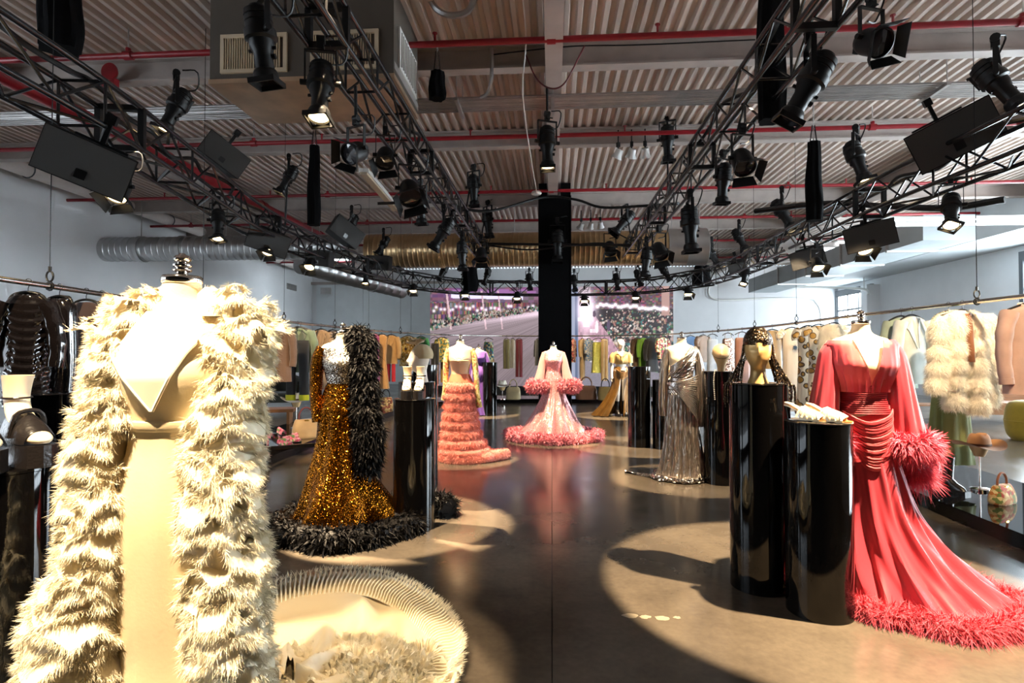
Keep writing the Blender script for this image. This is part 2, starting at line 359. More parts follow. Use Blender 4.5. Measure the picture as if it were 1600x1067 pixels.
def ibeam(p0, p1, zb, h, wf):
    mb = MB(); a = np.array(p0, float); b = np.array(p1, float)
    mb.bar((*a, zb+.012), (*b, zb+.012), wf, .024); mb.bar((*a, zb+h-.012), (*b, zb+h-.012), wf, .024); mb.bar((*a, zb+h/2), (*b, zb+h/2), .016, h-.03)
    return mb
for i, y in enumerate(BEAMS[1:-1]):
    tag(obj('roof_beam', ibeam((XL, y), (XR, y), 5.10, .30, .17), M_beam, smooth=False), 'grey steel roof beam across the room, %s from the camera' % ORD[i], 'beam', 'roof beams', 'structure')
tag(obj('roof_girder', ibeam((0.03, YF), (0.03, 13.05), 5.06, .30, .21), mat('girder_paint', (.46, .38, .35), rough=.6, var=.1, scale=3), smooth=False), 'pale girder running down the middle to the black column', 'beam', None, 'structure')
for i, x in enumerate((-7.6, 7.4)):
    tag(obj('roof_girder', ibeam((x, YF), (x, YB), 5.02, .36, .2), M_beam, smooth=False), 'grey steel girder running lengthwise over the %s clothes rail' % ('left', 'right')[i], 'beam', None, 'structure')
# red sprinkler pipes with drop rods
for i, (y, xe) in enumerate(((6.47, XR), (9.37, XR), (12.60, XR), (15.4, XR), (18.6, XR), (22., XR))):
    x0 = XL if i > 1 else XL+.4
    t = thing('sprinkler_pipe', 'red sprinkler pipe crossing under the roof deck, %s from the camera' % ORD[i], 'pipe', (0, y, 5.08), 0, 'red sprinkler pipes')
    for a, b in (((x0, -3.72), (-1.65, xe)) if i == 0 else ((x0, xe),)): obj('pipe', MB().cyl((a, 0, 0), (b, 0, 0), .036, n=12), M_red, t)
    for x in np.arange(-10.2, XR-1, 2.55):
        if i == 0 and -3.8 < x < -1.6: continue
        mb = MB().cyl((x-.05, 0, 0), (x+.05, 0, 0), .052, n=12).cyl((x, 0, 0), (x, 0, .09), .03, n=8)
        c = obj('coupling', mb, M_red, t); obj('hanger_rod', MB().cyl((x, 0, .06), (x, 0, .34), .008, n=6), M_galv, c)
    for x in np.arange(-9.0, XR-1, 2.55):
        if i == 0 and -3.8 < x < -1.6: continue
        h = obj('sprinkler_head', MB().cyl((x, 0, .03), (x, 0, .12), .014, n=6).cyl((x, 0, .12), (x, 0, .13), .03, n=8), M_red, t)
# bundle of conduits on struts
t = thing('conduit_rack', 'bank of grey parallel conduits crossing under the roof deck', 'conduit', (0, 7.72, 5.0))
for k in range(8):
    obj('conduit', MB().cyl((XL+1, k*.06, 0), (XR-1, k*.06, 0), .018, n=8), M_galv, t)
for x in (-7, -4.2, -1.3, .02, 2.6, 5.1, 7.9, 10.5):
    c = obj('strut', MB().box((x, .21, -.045), (.045, .62, .045)), M_galv, t, smooth=False)
    for sy in (-.06, .48): obj('threaded_rod', MB().cyl((x, sy, -.05), (x, sy, .4), .007, n=6), M_galv, c)
# thin loose conduit along the deck
tag(obj('deck_conduit', MB().tube(spline([(-1.4, 8.5, 5.33), (.3, 8.6, 5.31), (2.0, 8.65, 5.33), (4, 8.6, 5.31), (7, 8.6, 5.33)], 40), .012, 6), M_galv), 'thin white conduit under the deck beyond the conduit bank', 'conduit')
# rooftop unit hanging under the deck
t = thing('air_handler', 'large dark ceiling air unit with cream return grilles', 'air unit', (0, 0, 0))
ux0, ux1, uy0, uy1, uz = -3.70, -1.67, 5.88, 6.95, 4.40
obj('casing', MB().box(((ux0+ux1)/2, (uy0+uy1)/2, (uz+ZD)/2+.02), (ux1-ux0, uy1-uy0, ZD-uz-.02)), M_unit, t, smooth=False)
obj('drain_pan', MB().box(((ux0+ux1)/2, (uy0+uy1)/2, uz+.03), (ux1-ux0+.02, uy1-uy0+.02, .05)), mat('plenum_steel', (.66, .48, .33), rough=.35, metal=.7, var=.2, scale=3), t, smooth=False)
def grille(cx, cz, gw, gh, y, parent):
    g = obj('grille', MB().box((cx-gw/2+.02, y, cz), (.04, .03, gh)).box((cx+gw/2-.02, y, cz), (.04, .03, gh)).box((cx, y, cz-gh/2+.02), (gw-.08, .03, .04)).box((cx, y, cz+gh/2-.02), (gw-.08, .03, .04)), M_grille, parent, smooth=False)
    obj('grille_back', MB().box((cx, y+.02, cz), (gw-.08, .01, gh-.08)), M_black, g, smooth=False)
    for k in range(int((gw-.1)/.026)):
        obj('louvre', MB().box((cx-gw/2+.055+k*.026, y+.002, cz), (.009, .02, gh-.08)), M_grille, g, smooth=False)
grille(-3.20, 4.72, .74, .42, uy0-.012, t); grille(-2.20, 4.72, .74, .42, uy0-.012, t)
g = obj('side_grille', MB().box((ux1+.012, 6.42, 4.82), (.03, .78, .46)), M_white, t, smooth=False)
for k in range(10): obj('louvre', MB().box((ux1+.032, 6.1+k*.07, 4.82), (.012, .012, .38)), M_unitside, g, smooth=False)
obj('side_panel', MB().box((ux1+.006, (uy0+uy1)/2, 4.55), (.01, uy1-uy0, .08)), M_unitside, t, smooth=False)
# round ducts
def spiral_duct(name, label, p0, p1, r, material, pitch=.30, ring=None):
    p0 = np.array(p0, float); p1 = np.array(p1, float); L = np.linalg.norm(p1-p0); d = (p1-p0)/L
    q = Vector((0, 0, 1)).rotation_difference(Vector(d))
    t = thing(name, label, 'duct', tuple(p0)); t.rotation_mode = 'QUATERNION'; t.rotation_quaternion = q
    k = max(1, int(round(L/(pitch*4)))); seg = L/k
    prof = []
    m = int(round(seg/pitch))
    for i in range(m):
        z = i*seg/m; prof += [(r, z), (r, z+seg/m-.03), (r+.008, z+seg/m-.02), (r+.008, z+seg/m-.005)]
    prof.append((r, seg)); me = MB().lathe(prof, 36).mesh('duct_section', material)
    for i in range(k): place('duct_section', me, t, loc=(0, 0, i*seg))
    qi = q.inverted()
    for f in (.15, .5, .85):
        w0 = p0+d*L*f+np.array([0, 0, r]); a = qi@Vector(w0-p0); b = qi@Vector((w0[0]-p0[0], w0[1]-p0[1], ZD-p0[2])); obj('hanger_rod', MB().cyl(tuple(a), tuple(b), .012, n=6), M_galv, t)
    if ring:
        mr = MB().lathe([(r, -.05), (r+.03, -.05), (r+.03, .05), (r, .05)], 36).mesh('joint_ring', material)
        for z in ring: place('joint_ring', mr, t, loc=(0, 0, z))
    return t
spiral_duct('round_duct', 'silver spiral duct coming out of the left wall', (XL, 13.77, 4.12), (-5.0, 13.77, 4.12), .30, M_duct, .16, ring=[1.0, 2.1])
spiral_duct('round_duct', 'fat brass-toned spiral duct crossing behind the black column', (-4.9, 14.9, 4.20), (2.95, 14.9, 4.20), .44, M_ductgold, .13, ring=[2.0, 5.2])
spiral_duct('round_duct', 'wide grey duct end right of the brass-toned duct', (2.95, 14.9, 4.20), (3.95, 14.9, 4.20), .47, M_duct, .5)
spiral_duct('round_duct', 'pale silver duct sloping down behind the left truss', tuple(aty(470, 412, 15)), tuple(aty(628, 453, 19.2)), .28, M_duct, .4, ring=[3.0])
p0 = atx(0, 250, -10.9); p1 = atx(330, 368, -10.9); d = (p1-p0)/np.linalg.norm(p1-p0)
t = thing('wall_pipe', 'long cream pipe running along the top of the left wall', 'pipe', (0, 0, 0))
obj('pipe', MB().cyl(p0-d*4, p1+d*8, .15, n=20), mat('cream_pipe', (.84, .76, .72), rough=.45, var=.06, scale=3), t)
for k in range(6): q = p0+d*(k*2.2+.6); obj('strap', MB().tube([q+.165*np.array([0, 0, 1])*math.cos(a)+.165*np.array([1, 0, 0])*math.sin(a) for a in np.linspace(0, 2*PI, 18)], .014, 5, caps=False).cyl(q+[0, 0, .16], q+[0, 0, .9], .01, n=5), M_doorframe, t)
# low white duct box, bulkhead and lamps on the right
t = thing('box_duct', 'white boxed duct running along the right side under the deck', 'duct', (0, 0, 0))
obj('casing', MB().box((8.6, 18.4, 4.2), (1.1, 11.0, .55)), mat('grey_duct_board', (.40, .45, .47), rough=.5, var=.08, scale=2), t, smooth=False)
for y in (14.2, 16.4, 18.6, 20.8): obj('flange', MB().box((8.6, y, 4.2), (1.18, .06, .63)), M_galv, t, smooth=False)
struct('trim_2', MB().box((11.9, 16.3, 4.9), (1.8, 20, 1.0)), mat('bulkhead_paint', (.46, .50, .52), rough=.7, var=.05, scale=1), label='white bulkhead along the top of the right wall')
struct('trim_3', MB().box((12.55, 23.35, 2.35), (.5, .45, 3.6)), M_wall, label='white pilaster on the right wall beside the overhead door')
for i, (x0, x1, y, z) in enumerate(((6.55, 10.4, 11.6, 3.98), (6.55, 10.4, 11.75, 4.10))):
    t = thing('strip_light', '%s lit tube light over the right clothes rail' % ('lower', 'upper')[i], 'light', ((x0+x1)/2, y, z), 0, 'lit tube lights')
    obj('tube', MB().cyl(((x0-x1)/2, 0, 0), ((x1-x0)/2, 0, 0), .022, n=10), M_tube, t); obj('batten', MB().box((0, 0, .05), (x1-x0, .07, .05)), M_white, t, smooth=False)
p0 = aty(568, 266, 9.4); p1 = aty(618, 325, 12.6)
t = thing('strip_light', 'unlit white batten light hanging behind the left inner truss', 'light', (0, 0, 0))
obj('batten', MB().bar(p0, p1, .17, .07), M_white, t, smooth=False); obj('diffuser', MB().bar(p0-[0, 0, .05], p1-[0, 0, .05], .12, .04), M_grille, t, smooth=False)
for p in (p0, p1): obj('suspension_wire', MB().cyl(p, (p[0], p[1], ZD), .004, n=4), M_galv, t)
for p, lab in ((atz(1316, 384, 5.3), 'bright white skylight panel in the roof over the right side'), (np.array([-8.9, 21.8, 5.3]), 'added skylight panel lighting the far left corner')):  # the far left skylight is added to light the partition
    t = thing('skylight', lab, 'skylight', tuple(p), 0, 'roof skylights'); obj('pane', MB().box((0, 0, 0), (1.3, 2.2, .03)), M_sky, t, smooth=False)
    obj('frame', MB().box((-.7, 0, 0), (.1, 2.4, .1)).box((.7, 0, 0), (.1, 2.4, .1)).box((0, -1.15, 0), (1.3, .1, .1)).box((0, 1.15, 0), (1.3, .1, .1)), M_white, t, smooth=False)
# glazed overhead doors: one seen at the far corner, the rest added for daylight
def overhead_door(n, y0, y1, label, z1=3.98, pw=1.0, ph=.80, pane=None, XR=XR):
    o = struct('door_%d' % n, MB().box((XR-.05, (y0+y1)/2, z1+.12), (.16, y1-y0+.3, .24)).box((XR-.05, y0-.08, z1/2), (.16, .14, z1)).box((XR-.05, y1+.08, z1/2), (.16, .14, z1)), M_doorframe, label=label)
    nc = int(round((y1-y0)/pw)); nr = int(round(z1/ph)); dy = (y1-y0)/nc; dz = z1/nr
    me = MB().box((0, 0, 0), (.02, dy-.07, dz-.08)).mesh('pane', pane or M_addpane, smooth=False); mk = MB().box((0, 0, 0), (.02, dy-.07, dz-.08)).mesh('solid_panel', M_white, smooth=False)
    for c in range(nc):
        for r in range(nr):
            place('pane' if r else 'solid_panel', me if r else mk, o, loc=(XR-.06, y0+(c+.5)*dy, (r+.5)*dz))
    for c in range(nc+1): obj('mullion', MB().box((XR-.06, y0+c*dy, z1/2), (.06, .07, z1)), M_doorframe, o, smooth=False)
    for r in range(nr+1): obj('rail', MB().box((XR-.07, (y0+y1)/2, r*dz), (.06, y1-y0, .08)), M_doorframe, o, smooth=False)
overhead_door(1, 23.7, 26.25, 'glazed overhead door with grey frame at the far right corner', ph=.66, pw=.85, pane=M_glass2)
overhead_door(2, 4.2, 9.2, 'unseen glazed door added for daylight beyond the right clothes rail')  # out of view, added to send daylight in from the right
overhead_door(4, -3.4, 4.6, 'unseen glazed door added for light in the left wall near the camera', pane=M_addpane_left, XR=XL+.12)  # out of view, added to brighten the near deck and right wall
overhead_door(3, 11.2, 16.2, 'unseen glazed door added for daylight in the middle of the right wall')  # out of view, added to raise the daylight on the left wall
q = [aty(1113, 425, 26.2), aty(1113, 466, 26.2), aty(1200, 466, 26.2), aty(1262, 467, 26.2), aty(1275, 474, 26.0), aty(1282, 490, 25.8), aty(1284, 540, 25.8)]
tag(obj('door_track', MB().tube(spline(q, 60), .05, 8), M_white), 'white curved door track on the far right wall', 'track')
q = [aty(1195, 448, 24), aty(1300, 449, 24), aty(1350, 452, 23), aty(1357, 460, 22.8)]
tag(obj('door_track', MB().tube(spline(q, 40), .05, 8).cyl(q[0], (q[0][0], q[0][1], ZD), .02, n=6).cyl(q[2], (q[2][0], q[2][1], ZD), .02, n=6), M_white), 'upper white door track curving beside the pilaster', 'track')
# black clad column in the middle
co = struct('column_cladding', MB().box((.075, 13.45, 2.55), (.74, .74, 5.1)).box((-.20, 13.45, 5.22), (.19, .74, .34)).box((.33, 13.45, 5.22), (.22, .74, .34)), M_cloth, label='black draped square column in front of the video screen')
for k, x in enumerate((-.298, .448)): obj('edge_seam', MB().box((x, 13.075, 2.55), (.012, .012, 5.1)), M_black, co, smooth=False)
# ------------------------------------------------------------------ video wall showing a street runway at night
def screen_image(U, Vv):
    """Colours of the picture on the screen; U in 672..1052, Vv in 450..603 (top to bottom)."""
    rg = np.random.default_rng(3); sh = U.shape; C = np.zeros(sh+(3,))
    ang = np.arctan2(Vv-482, U-905); ns = rg.normal(size=400); lines = np.interp((ang+PI)*260 % 399, np.arange(400), ns)
    road = np.stack([.265+.05*lines, .205+.04*lines, .225+.045*lines], -1)*(.75+.35*np.clip((560-Vv)/70, 0, 1))[..., None]
    C[:] = road
    def noisecells(sx, sy, seed):
        r2 = np.random.default_rng(seed); g = r2.uniform(0, 1, (400, 400, 3)); g = g*.48+.52*r2.uniform(0, 1, (400, 400, 1)); return g[(Vv/sy).astype(int) % 400, (U/sx).astype(int) % 400]
    curb = np.interp(U, [672, 760, 843], [516, 499, 487]); top = np.interp(U, [672, 843], [474, 476])
    m = (Vv < curb) & (U < 870)
    cr = noisecells(1.3, 1.6, 5)**2*np.array([.22, .15, .17])
    C[m] = cr[m]
    m2 = (Vv < curb-10) & (Vv > top-2) & (U < 870); C[m2] = (noisecells(2.2, 6, 8)**3*np.array([.55, .30, .30])+np.array([.05, .03, .045]))[m2]
    m3 = (Vv < top-2) & (U < 880); C[m3] = (noisecells(9, 5, 9)*np.array([.20, .11, .16])+np.array([.06, .035, .06]))[m3]
    m4 = (np.abs(Vv-(463+(U-735)*.03)) < 4.0) & (U > 705) & (U < 820); C[m4] = (.75, .70, 1.0)
    m4 = (np.abs(Vv-456) < 3) & (U > 690) & (U < 840) & (noisecells(7, 4, 12)[..., 0] > .45); C[m4] = (.30, .13, .32)
    for k in range(26):
        x = 676+k*6.6+rg.uniform(-2, 2); y = 483+rg.uniform(-4, 4)
        gl = np.exp(-((U-x)**2+(Vv-y)**2)/(2*1.5**2)); C += gl[..., None]*np.array([1.0, .85, .95])
    for x, wd in ((701, 1.6), (757, 1.2), (783, 1.0)): mm = (np.abs(U-x-(Vv-480)*.12) < wd) & (Vv < 515) & (Vv > 455); C[mm] = (.62, .42, .46)
    gl = np.exp(-((Vv-(curb+4))**2)/(2*3.0**2))*(U < 870)*np.clip((U-700)/150, 0, 1); C += gl[..., None]*np.array([.55, .42, .5])
    r = U > 885
    wx0 = np.interp(Vv, [480, 600], [908, 900]); wx1 = np.interp(Vv, [480, 520, 560, 603], [922, 950, 975, 1000])
    mw = r & (U > wx0) & (U < wx1) & (Vv > 474); C[mw] = (np.array([.50, .29, .36])*(.5+.8*noisecells(3, 5, 15)[..., :1]))[mw]
    ma = r & (Vv > np.interp(U, [890, 940, 1052], [545, 560, 588])); C[ma] = (np.array([.21, .19, .23])*(.85+.3*noisecells(1.2, 1.2, 16)[..., :1]))[ma]
    mc = r & (U >= wx1) & (Vv > 482) & ~ma
    C[mc] = (.03, .022, .026)
    pal = np.array([(.02, .015, .02), (.03, .03, .04), (.55, .44, .36), (.34, .20, .14), (.62, .56, .52), (.05, .16, .16), (.04, .03, .03), (.30, .12, .12), (.10, .22, .10), (.45, .33, .30)])
    col0 = U[0]; row0 = Vv[:, 0]
    for k in range(1500):                                   # the crowd, larger towards the lower right
        x = 925+127*rg.uniform(0, 1)**.8; f = (x-925)/127; y = 486+rg.uniform(0, 1)**.8*(60+45*f); rr = (.9+3.0*((y-486)/100)*(.4+.6*f))*rg.uniform(.7, 1.3)
        xi = (col0 > x-rr*1.6) & (col0 < x+rr*1.6); yi = (row0 > y-rr*1.8) & (row0 < y+rr*1.8)
        ix = np.ix_(yi, xi)
        mm = (((U[ix]-x)/rr)**2+((Vv[ix]-y)/(rr*1.15))**2 < 1) & mc[ix]; sub_ = C[ix]; sub_[mm] = pal[rg.integers(0, len(pal))]*rg.uniform(.6, 1.3); C[ix] = sub_
    for k in range(700):
        x = rg.uniform(672, 868); yc = np.interp(x, [672, 760, 843], [516, 499, 487]); y = yc-rg.uniform(0, 1)*(14-8*(x-672)/196); rr = (1.9-1.1*(x-672)/196)*rg.uniform(.6, 1.3)
        xi = (col0 > x-rr*1.6) & (col0 < x+rr*1.6); yi = (row0 > y-rr*1.8) & (row0 < y+rr*1.8); ix = np.ix_(yi, xi)
        mm = (((U[ix]-x)/rr)**2+((Vv[ix]-y)/(rr*1.3))**2 < 1); sub_ = C[ix]; sub_[mm] = pal[rg.integers(0, len(pal))]*rg.uniform(.5, 1.0); C[ix] = sub_
    mt = r & (Vv <= 484) & (U > 925); C[mt] = (noisecells(3, 2.5, 25)**3*np.array([.40, .22, .24])+np.array([.06, .032, .04]))[mt]
    mp = r & (np.abs(U-1040) < 6) & (Vv < 495); C[mp] = (.42, .25, .22)
    mb_ = r & (U < 906) ; C[mb_] = np.array([.30, .33, .44])
    mb_ = r & (np.abs(U-903) < 2.2); C[mb_] = np.array([.10, .13, .22])
    for k in range(24):
        x = 936+k*4.6; y = 479+.006*(x-936)**1.5+rg.uniform(-2, 2)
        gl = np.exp(-((U-x)**2+(Vv-y)**2)/(2*1.7**2)); C += gl[..., None]*np.array([1.3, 1.15, 1.25])
    gl = np.exp(-((U-919)**2/(2*8**2)+(Vv-486)**2/(2*16**2))); C += gl[..., None]*np.array([1.5, 1.25, 1.5])
    for k in range(8):
        x = 914+k*2+rg.uniform(-6, 14); y = 500+k*9; mm = (np.abs(U-x) < 5) & (np.abs(Vv-y) < 3); C[mm] += .35
    for x, y, h, c in ((931, 492, 10, (.12, .08, .12)), (953, 510, 18, (.10, .07, .12)), (935, 512, 20, (.9, .75, .8))):
        mm = (((U-x)/2.6)**2+((Vv-y)/(h/2))**2 < 1) & r; C[mm] = c
    return np.clip(C, 0, 3)
SY = 20.3; sx0, sx1, sz0, sz1 = -4.38, 4.26, .29, 3.82
t = thing('video_wall', 'wide lit screen showing a night street runway with a crowd', 'screen', ((sx0+sx1)/2, SY, 0))
nx, nz = 440, 190; gx = np.linspace(sx0, sx1, nx); gz = np.linspace(sz0, sz1, nz); GX, GZ = np.meshgrid(gx, gz)
Gv = np.stack([GX-(sx0+sx1)/2, np.zeros_like(GX), GZ], -1)
mb = MB(); mb.loft(Gv, close=False)
m, nt, b = new_mat('screen_picture'); at = N(nt, 'ShaderNodeAttribute', attribute_name='picture')
b.inputs['Base Color'].default_value = (.01, .01, .01, 1); b.inputs['Roughness'].default_value = .5; nt.links.new(at.outputs['Color'], b.inputs['Emission Color']); b.inputs['Emission Strength'].default_value = 0.85
o = obj('picture_panel', mb, m, t, smooth=False)
img = screen_image(672+(GX-sx0)/(sx1-sx0)*380, 603-(GZ-sz0)/(sz1-sz0)*153)
ca = o.data.color_attributes.new('picture', 'FLOAT_COLOR', 'POINT'); ca.data.foreach_set('color', np.concatenate([img, np.ones(img.shape[:2]+(1,))], -1).ravel().astype(np.float32))
obj('cabinet', MB().box((0, .10, (sz0+sz1)/2), (sx1-sx0, .16, sz1-sz0)), M_black, t, smooth=False)
obj('plinth_base', MB().box((0, .06, sz0/2), (sx1-sx0, .3, sz0)), M_black, t, smooth=False)
# ================================================================== platform and clothes rail
def offset2(path, d):
    T = np.gradient(path, axis=0); T /= np.linalg.norm(T, axis=1, keepdims=True); return path+np.stack([-T[:, 1], T[:, 0]], 1)*d
ST = spline([(-3.72, .2), (-3.72, 2.0), (-3.72, 5), (-3.74, 9), (-3.72, 12.8), (-3.35, 15.2), (-2.2, 16.4), (0, 16.85), (2.2, 16.6), (3.5, 15.3), (3.88, 12.5), (3.75, 9), (3.58, 5.6), (3.56, 2.5), (3.56, .2)], 160)
SO = offset2(ST, 1.35); SH = .12
t = thing('display_platform', 'low black mirror-topped platform curving under the clothes rail', 'platform', (0, 0, 0))
for a, b in ((0, 57), (57, 104), (104, 159)):
    I, O = ST[a:b+1], SO[a:b+1]; k = len(I)
    top = np.stack([np.c_[I, np.full(k, SH)], np.c_[O, np.full(k, SH)]], 0); obj('mirror_top', MB().loft(top, close=False), M_mirror, t, smooth=False)
    obj('fascia', MB().loft(np.stack([np.c_[I, np.zeros(k)], np.c_[I, np.full(k, SH-.006)], np.c_[offset2(I, .03), np.full(k, SH-.006)]], 0), close=False), M_plinth, t)
    obj('outer_fascia', MB().loft(np.stack([np.c_[O, np.full(k, SH-.002)], np.c_[O, np.zeros(k)]], 0), close=False), M_plinth, t)
ZR = 2.0
RAIL = spline([(-3.6, .3), (-3.7, 2.5), (-3.82, 4.2), (-4.1, 6.1), (-4.33, 8.2), (-4.3, 10.5), (-4.0, 13.6), (-3.2, 16.2), (-1.7, 17.5), (0, 17.85), (1.7, 17.6), (3.2, 16.3), (3.85, 14.2), (4.2, 11.4), (4.17, 8.7), (4.2, 6.6), (4.22, 5.4), (4.2, 3.5), (4.1, .5)], 400)
R3 = np.c_[RAIL, np.full(len(RAIL), ZR)]
t = thing('clothes_rail', 'steel clothes rail hung in a long oval above the platform', 'rail', (0, 0, 0))
for a, b in ((0, 80), (80, 160), (160, 240), (240, 320), (320, 399)):
    s = obj('rail_tube', MB().tube(R3[a:b+1], .021, 10), M_rail, t); obj('joint_sleeve', MB().cyl(R3[b]-(R3[b]-R3[b-1]), R3[b], .026, n=10), M_rail, s)
RPX = np.array([proj(p)[0] for p in R3]); half = int(np.argmin(np.abs(RAIL[:, 0])+100*(RAIL[:, 1] < 10)))
def on_rail(px):
    """Index on the rail whose picture column is px (the column runs one way along each half)."""
    return int(np.argmin(np.abs(RPX-px)))
for px in (73, 318, 443, 522, 576, 625, 1122, 1178, 1245, 1522):
    i = on_rail(px); p = R3[i]
    wv = obj('suspension_wire', MB().cyl(p+[0, 0, .13], (p[0], p[1], ZD), .0035, n=5), M_black, t)
    ring = [p+np.array([.028*math.cos(a), 0, .075+.04*math.sin(a)]) for a in np.linspace(0, 2*PI, 14)]
    obj('shackle', MB().tube(ring, .007, 6, caps=False).cyl(p+[0, 0, .11], p+[0, 0, .15], .012, n=6).tube([p+np.array([.03*math.cos(a), 0, .03*math.sin(a)]) for a in np.linspace(0, 2*PI, 12)], .008, 5, caps=False), M_black, wv)
# ================================================================== lighting trusses
ME_BRACE = MB().cyl((0, 0, -.5), (0, 0, .5), .0125, n=6, caps=False).mesh('brace', M_truss)
def put_brace(a, b, parent):
    a = np.asarray(a); b = np.asarray(b); d = Vector(b-a)
    place('brace', ME_BRACE, parent, loc=tuple((a+b)/2), rot=Vector((0, 0, 1)).rotation_difference(d), scale=(1, 1, d.length))
def truss(label, path, s, bay, group='lighting trusses', lacing=True):
    """Box truss along a path: four chords, cross bars and diagonals, each its own part."""
    t = thing('lighting_truss', label, 'truss', (0, 0, 0), 0, group)
    P = np.asarray(path, float); L = np.linalg.norm(np.diff(P, axis=0), axis=1).sum(); k = max(2, int(round(L/bay)))+1
    P = spline(P, k); T = np.gradient(P, axis=0); T /= np.linalg.norm(T, axis=1, keepdims=True); Rt = np.cross(T, [0, 0, 1.0]); Rt /= np.linalg.norm(Rt, axis=1, keepdims=True); U = np.array([0, 0, 1.0])
    ch = {}
    for a in (-1, 1):
        for b in (-1, 1):
            c = P+Rt*(a*s/2)+U*(b*s/2); ch[a, b] = c; obj('chord', MB().tube(c, .024, 10), M_truss, t)
    for i in range(k-1):
        f = 1 if i % 2 else -1
        put_brace(ch[-1, -f][i], ch[-1, f][i+1], t); put_brace(ch[1, -f][i], ch[1, f][i+1], t)
        if lacing: put_brace(ch[-f, -1][i], ch[f, -1][i+1], t)
        if i % 3 == 0:
            put_brace(ch[-1, -1][i], ch[1, -1][i], t); put_brace(ch[-1, 1][i], ch[1, 1][i], t)
            for a in (-1, 1): put_brace(ch[a, -1][i], ch[a, 1][i], t)
    for i in range(7, k-1, 8):                               # bolted end frames between truss lengths
        mb = MB()
        for b in (-1, 1): mb.bar(ch[-1, b][i], ch[1, b][i], .05, .05)
        for a in (-1, 1): mb.bar(ch[a, -1][i], ch[a, 1][i], .05, .05, up=T[i])
        obj('end_frame', mb, M_black, t, smooth=False)
    return P
ZT = 3.48
LO = [(-3.55, 1.2, ZT), (-3.66, 3.5, ZT), (-3.78, 4.6, ZT), (-4.06, 6.1, ZT), (-4.5, 8.7, ZT), (-4.42, 12.5, ZT), (-3.95, 15.3, ZT)]
BK = [(-3.95, 15.3, ZT), (-2.7, 17.1, ZT), (0, 17.8, ZT), (2.7, 17.3, ZT), (4.15, 15.3, ZT)]
RO = [(4.15, 15.3, ZT), (4.36, 13, ZT), (4.3, 10.2, ZT), (4.22, 7.2, ZT), (4.32, 5.5, ZT), (4.4, 3.2, ZT), (4.4, 1.4, ZT)]
LI = [(-1.75, 1.5, 4.05), (-1.75, 14.7, 4.05)]; RI = [(1.95, 1.5, 4.05), (1.95, 14.7, 4.05)]
TP = {'LO': truss('black curved lighting truss over the left clothes rail', LO, .36, .50), 'BK': truss('black curved lighting truss across the front of the screen', BK, .40, .45),
      'RO': truss('black curved lighting truss over the right clothes rail', RO, .36, .50), 'LI': truss('black straight lighting truss left of the black column', LI, .30, .40, lacing=False), 'RI': truss('black straight lighting truss right of the black column', RI, .30, .40, lacing=False)}
TNAME = {'LO': 'left curved truss', 'BK': 'truss before the screen', 'RO': 'right curved truss', 'LI': 'left straight truss', 'RI': 'right straight truss'}
def truss_depth(px, key):
    P = TP[key]; P = P[P[:, 1] > 1.9]; Q = spline(P, 200); x = np.array([proj(p)[0] for p in Q]); return Q[int(np.argmin(np.abs(x-px)))]
